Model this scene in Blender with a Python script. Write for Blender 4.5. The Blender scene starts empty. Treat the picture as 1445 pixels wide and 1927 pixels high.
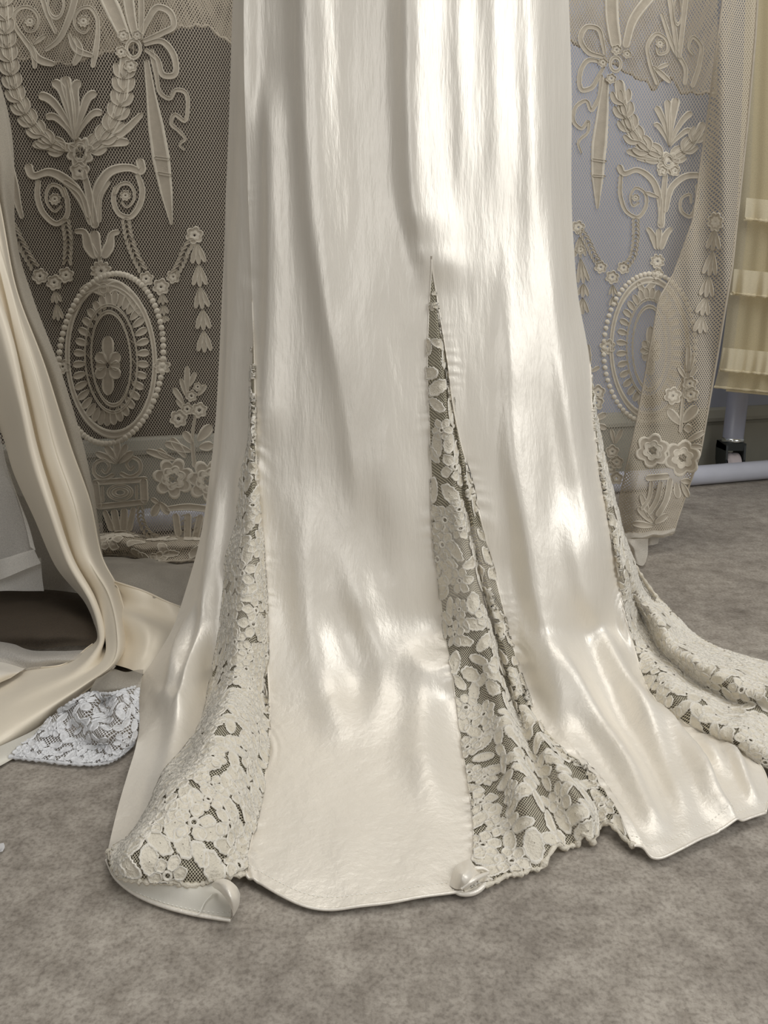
import bpy, math, random
import numpy as np
from mathutils import Vector

random.seed(7); rng = np.random.RandomState(11)
S = bpy.context.scene
COL = S.collection

# ------------------------------------------------------------------ camera
F_PX, W_PX, H_PX = 1447.0, 1445.0, 1927.0
CAM_H, PITCH = 0.5, math.radians(15.2)
cam_d = bpy.data.cameras.new('camera'); cam_d.sensor_fit = 'HORIZONTAL'; cam_d.sensor_width = 36.0
cam_d.lens = F_PX * 36.0 / W_PX; cam_d.clip_start = 0.02
cam = bpy.data.objects.new('camera', cam_d); COL.objects.link(cam)
cam.location = (0, 0, CAM_H); cam.rotation_euler = (math.pi / 2 - PITCH, 0, 0)
S.camera = cam

# ------------------------------------------------------------------ world, light, exposure
w = bpy.data.worlds.new('room_light'); S.world = w; w.use_nodes = True
bg = w.node_tree.nodes['Background']; bg.inputs[0].default_value = (1.0, 0.97, 0.93, 1); bg.inputs[1].default_value = 0.18

def area(name, loc, target, sx, sy, energy, color):
    l = bpy.data.lights.new(name, 'AREA'); l.shape = 'RECTANGLE'; l.size = sx; l.size_y = sy
    l.energy = energy; l.color = color
    o = bpy.data.objects.new(name, l); COL.objects.link(o); o.location = loc
    o.rotation_euler = (Vector(target) - Vector(loc)).to_track_quat('-Z', 'Y').to_euler()
    return o
area('window_daylight', (1.7, -0.25, 1.6), (0.0, 1.0, 0.4), 1.25, 1.5, 24, (0.98, 0.99, 1.0))
area('front_left_fill', (-1.2, -1.7, 1.6), (0.0, 1.0, 0.2), 1.0, 1.3, 11, (0.97, 0.98, 1.0))  # added fill from front left for the cream gown; no known window
area('overhead_fill', (0.15, 0.95, 2.5), (0.15, 0.95, 0.0), 1.6, 1.5, 20, (1.0, 0.98, 0.95))  # added overhead light for satin highlights, in place of ceiling bounce; no known lamp
vs = S.view_settings
vs.view_transform = 'Standard'; vs.look = 'None'; vs.exposure = 0.2; vs.gamma = 1.0; vs.use_curve_mapping = False
S.cycles.transparent_max_bounces = 24

# ------------------------------------------------------------------ picture <-> place geometry
CT, ST = math.cos(PITCH), math.sin(PITCH)
def ray(px, py):
    a = (np.asarray(px, float) - W_PX / 2) / F_PX; b = -(np.asarray(py, float) - H_PX / 2) / F_PX
    return np.stack([a, CT + b * ST, -ST + b * CT], -1)
def at_depth(px, py, Y):
    d = ray(px, py); return np.array([0, 0, CAM_H]) + d * (np.asarray(Y, float) / d[..., 1])[..., None]
def at_height(px, py, z):
    d = ray(px, py); return np.array([0, 0, CAM_H]) + d * ((np.asarray(z, float) - CAM_H) / d[..., 2])[..., None]
def pt(px, py, k):            # k > 0.25: distance from the viewer; else height over the floor
    return at_depth(px, py, k) if k > 0.25 else at_height(px, py, k)
def project(P):
    x = P[..., 0]; y = P[..., 1]; z = P[..., 2] - CAM_H
    zf = y * CT - z * ST; up = y * ST + z * CT
    return W_PX / 2 + F_PX * x / zf, H_PX / 2 - F_PX * up / zf

# ------------------------------------------------------------------ small maths
def hermite(t, pts, q):
    t = np.asarray(t, float); pts = np.asarray(pts, float); q = np.clip(np.asarray(q, float), t[0], t[-1])
    n = len(t); m = np.zeros_like(pts); h = np.diff(t)[:, None]; d = np.diff(pts, axis=0) / h
    if n > 2: m[1:-1] = (d[:-1] * h[1:] + d[1:] * h[:-1]) / (h[:-1] + h[1:])
    m[0] = d[0]; m[-1] = d[-1]
    i = np.clip(np.searchsorted(t, q, side='right') - 1, 0, n - 2)
    hh = h[i]; s = ((q - t[i])[:, None]) / hh
    return ((2*s**3 - 3*s**2 + 1) * pts[i] + (s**3 - 2*s**2 + s) * hh * m[i] +
            (-2*s**3 + 3*s**2) * pts[i+1] + (s**3 - s**2) * hh * m[i+1])
def noise(x, y, seed, n=7, f=1.0):
    r = np.random.RandomState(seed); o = 0
    for k in range(n):
        a = r.uniform(0, 2*math.pi); fr = f * r.uniform(.6, 1.6); p = r.uniform(0, 6.28)
        o = o + np.sin(fr * (x * math.cos(a) + y * math.sin(a)) + p + 1.3 * np.sin(fr * .6 * (x * math.sin(a) - y * math.cos(a)) + p * 2))
    return o / n
def smooth(a, b, x): t = np.clip((x - a) / (b - a), 0, 1); return t * t * (3 - 2 * t)

# ------------------------------------------------------------------ materials
def mat(name):
    m = bpy.data.materials.new(name); m.use_nodes = True
    nt = m.node_tree; nt.nodes.clear()
    return m, nt, nt.nodes.new('ShaderNodeOutputMaterial')
def N(nt, t, **kw):
    n = nt.nodes.new(t)
    for k, v in kw.items():
        if k in n.inputs: n.inputs[k].default_value = v
        else: setattr(n, k, v)
    return n
def rgb(c): return (c[0], c[1], c[2], 1)
def lin(r, g, b):
    f = lambda c: (c / 255 / 12.92) if c / 255 <= .04045 else ((c / 255 + .055) / 1.055) ** 2.4
    return (f(r), f(g), f(b))

def satin(name, c, rough=.36, spec=.6, crease=.25, metal=.0):
    m, nt, out = mat(name)
    p = N(nt, 'ShaderNodeBsdfPrincipled'); p.inputs['Roughness'].default_value = rough
    p.inputs['Specular IOR Level'].default_value = spec; p.inputs['Metallic'].default_value = metal
    p.inputs['Sheen Weight'].default_value = .15; p.inputs['Sheen Roughness'].default_value = .4
    tc = N(nt, 'ShaderNodeTexCoord')
    # faint colour drift, weave and small creases along the hang
    n1 = N(nt, 'ShaderNodeTexNoise', Scale=9.0, Detail=3.0); nt.links.new(tc.outputs['Object'], n1.inputs['Vector'])
    mx = N(nt, 'ShaderNodeMix', data_type='RGBA'); mx.inputs[6].default_value = rgb([x * .94 for x in c]); mx.inputs[7].default_value = rgb([min(1, x * 1.04) for x in c])
    nt.links.new(n1.outputs['Fac'], mx.inputs[0]); nt.links.new(mx.outputs[2], p.inputs['Base Color'])
    mp = N(nt, 'ShaderNodeMapping'); mp.inputs['Scale'].default_value = (60, 60, 9); nt.links.new(tc.outputs['Object'], mp.inputs[0])
    n2 = N(nt, 'ShaderNodeTexNoise', Scale=1.0, Detail=5.0, Roughness=.6); nt.links.new(mp.outputs[0], n2.inputs['Vector'])
    b2 = N(nt, 'ShaderNodeBump', Strength=crease, Distance=.004); nt.links.new(n2.outputs['Fac'], b2.inputs['Height'])
    n3 = N(nt, 'ShaderNodeTexNoise', Scale=1400.0, Detail=1.0); nt.links.new(tc.outputs['Object'], n3.inputs['Vector'])
    b3 = N(nt, 'ShaderNodeBump', Strength=.12, Distance=.0006); nt.links.new(n3.outputs['Fac'], b3.inputs['Height'])
    nt.links.new(b2.outputs[0], b3.inputs['Normal']); nt.links.new(b3.outputs[0], p.inputs['Normal'])
    nt.links.new(p.outputs[0], out.inputs[0])
    return m
def thread(name, c, rough=.75, bump=.5, scale=900, translucent=.15):
    m, nt, out = mat(name)
    p = N(nt, 'ShaderNodeBsdfPrincipled'); p.inputs['Roughness'].default_value = rough; p.inputs['Specular IOR Level'].default_value = .3
    tc = N(nt, 'ShaderNodeTexCoord')
    n1 = N(nt, 'ShaderNodeTexNoise', Scale=scale * .12, Detail=4.0); nt.links.new(tc.outputs['Object'], n1.inputs['Vector'])
    mx = N(nt, 'ShaderNodeMix', data_type='RGBA'); mx.inputs[6].default_value = rgb([x * .78 for x in c]); mx.inputs[7].default_value = rgb([min(1, x * 1.12) for x in c])
    nt.links.new(n1.outputs['Fac'], mx.inputs[0]); nt.links.new(mx.outputs[2], p.inputs['Base Color'])
    n2 = N(nt, 'ShaderNodeTexNoise', Scale=scale, Detail=2.0); nt.links.new(tc.outputs['Object'], n2.inputs['Vector'])
    b = N(nt, 'ShaderNodeBump', Strength=bump, Distance=.0015); nt.links.new(n2.outputs['Fac'], b.inputs['Height']); nt.links.new(b.outputs[0], p.inputs['Normal'])
    t = N(nt, 'ShaderNodeBsdfTranslucent'); t.inputs[0].default_value = rgb(c)
    ms = N(nt, 'ShaderNodeMixShader'); ms.inputs[0].default_value = translucent
    nt.links.new(p.outputs[0], ms.inputs[1]); nt.links.new(t.outputs[0], ms.inputs[2]); nt.links.new(ms.outputs[0], out.inputs[0])
    return m
def sheer(name, c, opacity, weave=900, rough=.7):
    m, nt, out = mat(name)
    d = N(nt, 'ShaderNodeBsdfDiffuse'); d.inputs[0].default_value = rgb(c)
    t = N(nt, 'ShaderNodeBsdfTranslucent'); t.inputs[0].default_value = rgb(c)
    m1 = N(nt, 'ShaderNodeMixShader'); m1.inputs[0].default_value = .35; nt.links.new(d.outputs[0], m1.inputs[1]); nt.links.new(t.outputs[0], m1.inputs[2])
    tr = N(nt, 'ShaderNodeBsdfTransparent')
    tc = N(nt, 'ShaderNodeTexCoord'); n = N(nt, 'ShaderNodeTexNoise', Scale=weave, Detail=1.0); nt.links.new(tc.outputs['Object'], n.inputs['Vector'])
    mr = N(nt, 'ShaderNodeMapRange'); mr.inputs[1].default_value = .3; mr.inputs[2].default_value = .7; mr.inputs[3].default_value = max(0, opacity - .12); mr.inputs[4].default_value = min(1, opacity + .12)
    nt.links.new(n.outputs['Fac'], mr.inputs[0])
    m2 = N(nt, 'ShaderNodeMixShader'); nt.links.new(mr.outputs[0], m2.inputs[0]); nt.links.new(tr.outputs[0], m2.inputs[1]); nt.links.new(m1.outputs[0], m2.inputs[2])
    nt.links.new(m2.outputs[0], out.inputs[0])
    return m
def net(name, c, cell, line):
    """diamond mesh of threads, from the cloth's own UV in metres"""
    m, nt, out = mat(name)
    uv = N(nt, 'ShaderNodeUVMap'); sp = N(nt, 'ShaderNodeSeparateXYZ'); nt.links.new(uv.outputs[0], sp.inputs[0])
    def mth(op, a, b=None):
        k = N(nt, 'ShaderNodeMath', operation=op)
        for i, v in enumerate((a, b)):
            if v is None: continue
            if isinstance(v, (int, float)): k.inputs[i].default_value = v
            else: nt.links.new(v, k.inputs[i])
        return k.outputs[0]
    ux = mth('MULTIPLY', sp.outputs[0], 1 / cell); vy = mth('MULTIPLY', sp.outputs[1], .62 / cell)
    ls = []
    for s in (1, -1):
        q = mth('ADD', ux, mth('MULTIPLY', vy, s)); fr = mth('FRACT', q)
        ls.append(mth('LESS_THAN', mth('ABSOLUTE', mth('SUBTRACT', fr, .5)), line / 2))
    fac = mth('MAXIMUM', ls[0], ls[1])
    d = N(nt, 'ShaderNodeBsdfDiffuse'); d.inputs[0].default_value = rgb(c); tr = N(nt, 'ShaderNodeBsdfTransparent')
    ms = N(nt, 'ShaderNodeMixShader'); nt.links.new(fac, ms.inputs[0]); nt.links.new(tr.outputs[0], ms.inputs[1]); nt.links.new(d.outputs[0], ms.inputs[2])
    nt.links.new(ms.outputs[0], out.inputs[0])
    return m
def plain(name, c, rough=.5, metal=0, bump=0, scale=200):
    m, nt, out = mat(name)
    p = N(nt, 'ShaderNodeBsdfPrincipled'); p.inputs['Roughness'].default_value = rough; p.inputs['Metallic'].default_value = metal
    tc = N(nt, 'ShaderNodeTexCoord'); n = N(nt, 'ShaderNodeTexNoise', Scale=scale * .1, Detail=4.0); nt.links.new(tc.outputs['Object'], n.inputs['Vector'])
    mx = N(nt, 'ShaderNodeMix', data_type='RGBA'); mx.inputs[6].default_value = rgb([x * .9 for x in c]); mx.inputs[7].default_value = rgb([min(1, x * 1.08) for x in c])
    nt.links.new(n.outputs['Fac'], mx.inputs[0]); nt.links.new(mx.outputs[2], p.inputs['Base Color'])
    if bump:
        n2 = N(nt, 'ShaderNodeTexNoise', Scale=scale); nt.links.new(tc.outputs['Object'], n2.inputs['Vector'])
        b = N(nt, 'ShaderNodeBump', Strength=bump, Distance=.002); nt.links.new(n2.outputs['Fac'], b.inputs['Height']); nt.links.new(b.outputs[0], p.inputs['Normal'])
    nt.links.new(p.outputs[0], out.inputs[0])
    return m
def floor_mat():
    m, nt, out = mat('mottled_linoleum')
    p = N(nt, 'ShaderNodeBsdfPrincipled'); p.inputs['Roughness'].default_value = .62; p.inputs['Specular IOR Level'].default_value = .35
    tc = N(nt, 'ShaderNodeTexCoord')
    def ns(scale, detail, rough=.6):
        n = N(nt, 'ShaderNodeTexNoise', Scale=scale, Detail=detail, Roughness=rough); nt.links.new(tc.outputs['Object'], n.inputs['Vector']); return n
    a = ns(7, 6, .65); b = ns(38, 6, .75); c = ns(240, 4)
    r1 = N(nt, 'ShaderNodeValToRGB'); e = r1.color_ramp.elements
    e[0].position = .30; e[0].color = rgb(lin(142, 135, 126)); e[1].position = .72; e[1].color = rgb(lin(184, 177, 166))
    nt.links.new(a.outputs['Fac'], r1.inputs[0])
    r2 = N(nt, 'ShaderNodeValToRGB'); e = r2.color_ramp.elements
    e[0].position = .32; e[0].color = (.50, .47, .44, 1); e[1].position = .62; e[1].color = (1.06, 1.05, 1.04, 1)
    nt.links.new(b.outputs['Fac'], r2.inputs[0])
    x = N(nt, 'ShaderNodeMix', data_type='RGBA', blend_type='MULTIPLY'); x.inputs[0].default_value = .8
    nt.links.new(r1.outputs[0], x.inputs[6]); nt.links.new(r2.outputs[0], x.inputs[7])
    r3 = N(nt, 'ShaderNodeValToRGB'); e = r3.color_ramp.elements
    e[0].position = .34; e[0].color = (.56, .54, .52, 1); e[1].position = .55; e[1].color = (1.03, 1.03, 1.02, 1)
    nt.links.new(c.outputs['Fac'], r3.inputs[0])
    y = N(nt, 'ShaderNodeMix', data_type='RGBA', blend_type='MULTIPLY'); y.inputs[0].default_value = .7
    nt.links.new(x.outputs[2], y.inputs[6]); nt.links.new(r3.outputs[0], y.inputs[7]); nt.links.new(y.outputs[2], p.inputs['Base Color'])
    bp = N(nt, 'ShaderNodeBump', Strength=.12, Distance=.002); nt.links.new(b.outputs['Fac'], bp.inputs['Height']); nt.links.new(bp.outputs[0], p.inputs['Normal'])
    nt.links.new(p.outputs[0], out.inputs[0])
    return m

M = dict(
    satin=satin('ivory_satin', (.86, .805, .705), .39, .75, .42, .26), lining=satin('satin_reverse', (.66, .63, .55), .55, .35, .15),
    cream=satin('cream_satin', (.78, .70, .56), .46, .5, .12, .08),
    glace=thread('gown_lace_cloth', (.85, .785, .65), .6, 1.0, 500, .15), gcord=thread('gown_lace_cord', (.89, .84, .735), .5, .6, 700, .1), gnet=net('gown_lace_net', (.66, .61, .47), .0026, .22),
    cthread=thread('curtain_lace_cloth', (.62, .55, .44), .8, .5, 800, .2), ccord=thread('curtain_lace_cord', (.82, .75, .62), .8, .4, 800, .1), cnet=net('curtain_net', (.58, .51, .41), .0052, .18),
    cnet2=net('curtain_net_double', (.56, .49, .38), .0046, .40),
    wcord=thread('white_lace_cord', (.95, .95, .95), .5, .6, 900, .1), wlace=thread('white_lace_thread', (.86, .86, .86), .6, .6, 900, .2), wnet=net('white_lace_net', (.80, .80, .80), .0036, .24),
    chiffon=sheer('grey_chiffon', (.54, .50, .43), .74), organza=sheer('pale_organza', (.66, .63, .58), .62), umber_shade=sheer('umber_shade_gauze', (.10, .08, .06), .85), gauze=sheer('ivory_gauze', (.74, .69, .60), .9, 500), overlay=sheer('taupe_overlay', (.58, .53, .44), .88), band=sheer('organza_band', (.72, .69, .63), .85),  # the dark umber gauze is shade put into colour, not a fabric
    tulle=sheer('cream_tulle', (.78, .68, .45), .66, 1200), ruffle=sheer('tulle_ruffle', (.86, .78, .58), .82, 1200), tullein=sheer('tulle_underskirt', (.72, .62, .38), .8, 1200),
    stitch=plain('stitch_thread', (.9, .88, .80), .6), enamel=plain('white_enamel', lin(196, 198, 208), .22), post=plain('grey_enamel', lin(150, 152, 166), .35),
    chrome=plain('chrome', (.75, .78, .78), .18, 1.0), black=plain('black_plastic', (.02, .025, .025), .35), wheel=plain('white_rubber', lin(190, 180, 180), .55),
    wall=plain('blue_grey_paint', lin(160, 165, 180), .8, 0, .05, 120), wall_dark=plain('dark_taupe_wall', lin(58, 51, 44), .85, 0, .1, 90),
    base=plain('grey_green_gloss_paint', lin(150, 148, 136), .4), floor=floor_mat(),
)

# ------------------------------------------------------------------ object helpers
CORDS = dict(cthread='ccord', glace='gcord', wlace='wcord')
def link(name, me, m, parent=None, smooth_=True):
    o = bpy.data.objects.new(name, me); COL.objects.link(o)
    if m is not None: me.materials.append(M[m])
    if m in CORDS and me.get('cord') is not None:
        me.materials.append(M[CORDS[m]]); k = np.zeros(len(me.polygons), int); c = np.array(me['cord']); k[:len(c)] = c; me.polygons.foreach_set('material_index', k)
    if smooth_: me.polygons.foreach_set('use_smooth', [True] * len(me.polygons))
    if parent is not None: o.parent = parent
    return o
def mesh(name, v, f):
    me = bpy.data.meshes.new(name); me.from_pydata([tuple(map(float, p)) for p in v], [], f); me.update(); return me
def tag(o, label, cat, group=None):
    o['label'] = label; o['category'] = cat
    if group: o['group'] = group
    return o
def root(name, label, cat, loc=(0, 0, 0), group=None):
    o = bpy.data.objects.new(name, None); COL.objects.link(o); o.empty_display_size = .1
    return tag(o, label, cat, group)
def structure(o): o['kind'] = 'structure'; return o
def box_mesh(name, x0, x1, y0, y1, z0, z1, bevel=0):
    v = [(x, y, z) for x in (x0, x1) for y in (y0, y1) for z in (z0, z1)]
    f = [(0, 1, 3, 2), (4, 6, 7, 5), (0, 4, 5, 1), (2, 3, 7, 6), (0, 2, 6, 4), (1, 5, 7, 3)]
    return mesh(name, v, f)
def tube_mesh(name, pts, rad, seg=8, closed=False, caps=True):
    pts = np.asarray(pts, float); n = len(pts); rad = np.broadcast_to(np.asarray(rad, float), (n,))
    T = np.gradient(pts, axis=0); T /= (np.linalg.norm(T, axis=1)[:, None] + 1e-12)
    up = np.array([0.13, 0.21, .97]); v = []; f = []
    A = np.cross(T, up); A /= (np.linalg.norm(A, axis=1)[:, None] + 1e-9); B = np.cross(T, A)
    for i in range(n):
        for k in range(seg):
            a = 2 * math.pi * k / seg; v.append(pts[i] + rad[i] * (math.cos(a) * A[i] + math.sin(a) * B[i]))
    for i in range(n - 1):
        for k in range(seg):
            k2 = (k + 1) % seg; f.append((i * seg + k, i * seg + k2, (i + 1) * seg + k2, (i + 1) * seg + k))
    if caps: f += [tuple(range(seg)), tuple(range((n - 1) * seg, n * seg))]
    return mesh(name, v, f)

class Patch:
    """a piece of cloth: grid of points, rows down the cloth, columns across"""
    def __init__(s, P): s.P = np.asarray(P, float); s.nv, s.nu = s.P.shape[0] - 1, s.P.shape[1] - 1
    def ev(s, u, v):
        u = np.clip(np.asarray(u, float), 0, 1) * s.nu; v = np.clip(np.asarray(v, float), 0, 1) * s.nv
        i = np.minimum(u.astype(int), s.nu - 1); j = np.minimum(v.astype(int), s.nv - 1); a = (u - i)[..., None]; b = (v - j)[..., None]
        P = s.P
        return (P[j, i] * (1-a) + P[j, i+1] * a) * (1-b) + (P[j+1, i] * (1-a) + P[j+1, i+1] * a) * b
    def normals(s):
        du = np.gradient(s.P, axis=1); dv = np.gradient(s.P, axis=0); n = np.cross(du, dv)
        n /= np.linalg.norm(n, axis=2)[..., None] + 1e-12
        c = s.P - np.array([0, 0, CAM_H]); flip = (n * c).sum(2) > 0; n[flip] *= -1
        return n
    def mesh(s, name):
        nv, nu = s.nv + 1, s.nu + 1
        f = [(j*nu+i, j*nu+i+1, (j+1)*nu+i+1, (j+1)*nu+i) for j in range(nv-1) for i in range(nu-1)]
        me = mesh(name, s.P.reshape(-1, 3), f)
        # UV in metres along the cloth
        U = s.P[..., 0]; V = s.P[..., 2] + (0 if getattr(s, 'hung', False) else 1) * s.P[..., 1]
        uvl = me.uv_layers.new(name='UVMap'); vi = np.zeros(len(me.loops), int); me.loops.foreach_get('vertex_index', vi)
        uvl.data.foreach_set('uv', np.stack([U.reshape(-1)[vi], V.reshape(-1)[vi]], 1).reshape(-1))
        return me
    def build(s, name, m, parent=None): return link(name, s.mesh(name), m, parent)

def curve(c, q, by='y'):
    """control points (px, py, depth or height) -> 3D points at parameters q (picture row, or 0..1 along its length)"""
    c = np.asarray(c, float); P = np.array([pt(*r) for r in c])
    if by == 'y': t = c[:, 1]
    else:
        t = np.concatenate([[0], np.cumsum(np.hypot(np.diff(c[:, 0]), np.diff(c[:, 1])))]); t = t / t[-1]
    return hermite(t, P, q)
def loft(curves, us, nv, nu, by='y', span=None):
    q = np.linspace(0, 1, nv + 1); cols = []
    for c in curves:
        c = np.asarray(c, float)
        cols.append(curve(c, c[0, 1] + q * (c[-1, 1] - c[0, 1]) if by == 'y' else q, by))
    cols = np.array(cols); uq = np.linspace(us[0], us[-1], nu + 1)
    out = np.stack([hermite(us, cols[:, j], uq) for j in range(nv + 1)])
    return out
def net_of(rows, nv, nu):
    """control net of (px, py, k) rows -> dense grid"""
    R = np.array([[pt(*p) for p in r] for r in rows]); tv = np.linspace(0, 1, R.shape[0]); tu = np.linspace(0, 1, R.shape[1])
    A = np.stack([hermite(tu, R[j], np.linspace(0, 1, nu + 1)) for j in range(R.shape[0])])
    return np.stack([hermite(tv, A[:, i], np.linspace(0, 1, nv + 1)) for i in range(nu + 1)], 1)

# ================================================================== THE ROOM
fl = structure(link('floor', mesh('floor', [(-4, -2.5, 0), (5, -2.5, 0), (5, 4.5, 0), (-4, 4.5, 0)], [(0, 1, 2, 3)]), 'floor', None, False))
# the wall runs obliquely: nearer at the left
WA, WB = np.array([-0.55, 1.80]), np.array([1.12, 2.36])
wd = (WB - WA) / np.linalg.norm(WB - WA); wn = np.array([wd[1], -wd[0]])      # wn points into the room
def wall_pt(s, off, z): p = WA + wd * s + wn * off; return (p[0], p[1], z)
def wall_box(name, s0, s1, o0, o1, z0, z1):
    v = [wall_pt(s, o, z) for s in (s0, s1) for o in (o0, o1) for z in (z0, z1)]
    return mesh(name, v, [(0, 1, 3, 2), (4, 6, 7, 5), (0, 4, 5, 1), (2, 3, 7, 6), (0, 2, 6, 4), (1, 5, 7, 3)])
structure(link('wall_back', wall_box('wall_back', .62, 4.5, 0, -.1, 0, 2.6), 'wall', None, False))
structure(link('wall_left', wall_box('wall_left', -3.0, .62, 0.002, -.1, 0, 2.6), 'wall_dark', None, False))  # left stretch of the same wall plane, in a darker taupe
def moulding(name, prof, s0, s1):
    v = [wall_pt(s, o, z) for s in (s0, s1) for o, z in prof]; n = len(prof)
    return mesh(name, v, [(i, i + 1, n + i + 1, n + i) for i in range(n - 1)] + [tuple(range(n)), tuple(range(n, 2 * n))])
structure(link('baseboard_back', moulding('baseboard_back', [(0, 0), (.016, 0), (.016, .145), (.012, .150), (.012, .153), (.022, .158), (.022, .168), (.014, .190), (.008, .195), (0, .197)], -3.0, 4.5), 'base', None, False))
# ================================================================== THE GOWN
gown = root('satin_gown', 'long ivory satin gown with floral lace godets, hanging with its hem spread on the floor', 'gown')
TOP = [(443, -60, 1.10)]
L0 = [(443, -420, 1.10), (443, -60, 1.10), (440, 0, 1.10), (432, 250, 1.10), (418, 550, 1.09), (411, 700, 1.085), (405, 800, 1.08), (392, 920, 1.07), (375, 1020, 1.06),
      (350, 1110, 1.04), (325, 1180, 1.01), (290, 1240, .025), (262, 1285, .010), (258, 1320, .008), (262, 1370, .008), (255, 1410, .008), (240, 1460, .008), (225, 1510, .008), (212, 1560, .008), (203, 1598, .008)]
SL = [(464, -420, 1.04), (464, -60, 1.04), (462, 0, 1.04), (463, 200, 1.04), (468, 400, 1.035), (474, 550, 1.03), (476, 600, 1.025)]
GL = [(472, 750, 1.02), (468, 845, 1.01), (458, 880, 1.005), (452, 920, 1.0), (446, 990, .99), (430, 1040, .985), (425, 1100, .97), (412, 1200, .93), (395, 1285, .03),
      (385, 1340, .022), (350, 1410, .018), (310, 1470, .016), (275, 1530, .014), (235, 1580, .012), (203, 1600, .012)]
GR = [(480, 750, 1.0), (481, 850, .985), (484, 920, .975), (490, 990, .965), (495, 1050, .95), (499, 1130, .93), (503, 1250, .06), (507, 1320, .028), (505, 1400, .014),
      (497, 1470, .010), (480, 1550, .008), (466, 1610, .008), (462, 1650, .007)]
M1 = [(572, -420, 1.01), (572, -60, 1.01), (575, 0, 1.01), (585, 300, 1.005), (600, 567, .985), (610, 800, .965), (615, 900, .955), (618, 1100, .925), (620, 1200, .905), (622, 1300, .04), (622, 1380, .02),
      (618, 1450, .012), (605, 1550, .008), (592, 1650, .007), (585, 1706, .006)]
M2 = [(695, -420, 1.0), (695, -60, 1.0), (697, 0, 1.0), (702, 300, .99), (710, 567, .975), (718, 900, .945), (725, 1100, .92), (732, 1200, .90), (740, 1300, .04), (745, 1380, .02), (748, 1450, .012), (746, 1550, .008),
      (740, 1640, .007), (735, 1700, .006)]
SC = [(795, -420, 1.0), (795, -60, 1.0), (797, 0, .995), (800, 200, .99), (806, 400, .98), (811, 495, .972)]
CL = [(806, 600, .965), (804, 700, .96), (808, 800, .95), (812, 900, .942), (815, 1000, .93), (822, 1060, .925), (838, 1200, .90), (848, 1260, .07), (858, 1330, .035), (868, 1400, .018),
      (880, 1470, .012), (887, 1520, .010), (889, 1600, .008), (880, 1650, .007), (872, 1678, .006)]
CR = [(822, 560, .97), (832, 620, .965), (842, 680, .96), (852, 760, .955), (866, 830, .95), (885, 900, .945), (905, 980, .935), (925, 1060, .93), (945, 1140, .915), (965, 1220, .90),
      (990, 1300, .035), (1020, 1370, .020), (1060, 1410, .016), (1110, 1450, .016), (1140, 1490, .018), (1165, 1530, .018), (1180, 1570, .012), (1192, 1596, .007)]
M3 = [(930, -420, 1.01), (930, -60, 1.01), (935, 0, 1.01), (940, 300, 1.0), (950, 567, .985), (965, 700, .975), (985, 900, .955), (1010, 1100, .925), (1030, 1200, .905), (1060, 1290, .05), (1100, 1370, .025), (1150, 1450, .015),
      (1195, 1530, .011), (1230, 1580, .007), (1248, 1617, .006)]
M4 = [(1010, -420, 1.03), (1010, -60, 1.03), (1012, 0, 1.03), (1020, 300, 1.02), (1035, 567, 1.005), (1055, 750, .99), (1075, 900, .975), (1110, 1100, .94), (1140, 1210, .06), (1180, 1290, .035), (1230, 1370, .02), (1280, 1450, .013),
      (1315, 1520, .010), (1325, 1560, .007), (1335, 1577, .006)]
SR = [(1068, -420, 1.08), (1068, -60, 1.08), (1070, 0, 1.08), (1075, 150, 1.08), (1078, 450, 1.07), (1086, 550, 1.06), (1110, 690, 1.042), (1113, 760, 1.03), (1120, 830, 1.02), (1130, 900, 1.01), (1140, 960, 1.0), (1155, 1040, .985),
      (1165, 1100, .975), (1175, 1160, .96), (1195, 1230, .05), (1215, 1290, .032), (1240, 1330, .024), (1300, 1366, .024), (1345, 1387, .022), (1390, 1412, .017), (1425, 1437, .013), (1443, 1470, .009), (1447, 1500, .007), (1440, 1534, .006)]
APEX_L, APEX_C, APEX_R = 600, 495, 690

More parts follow.
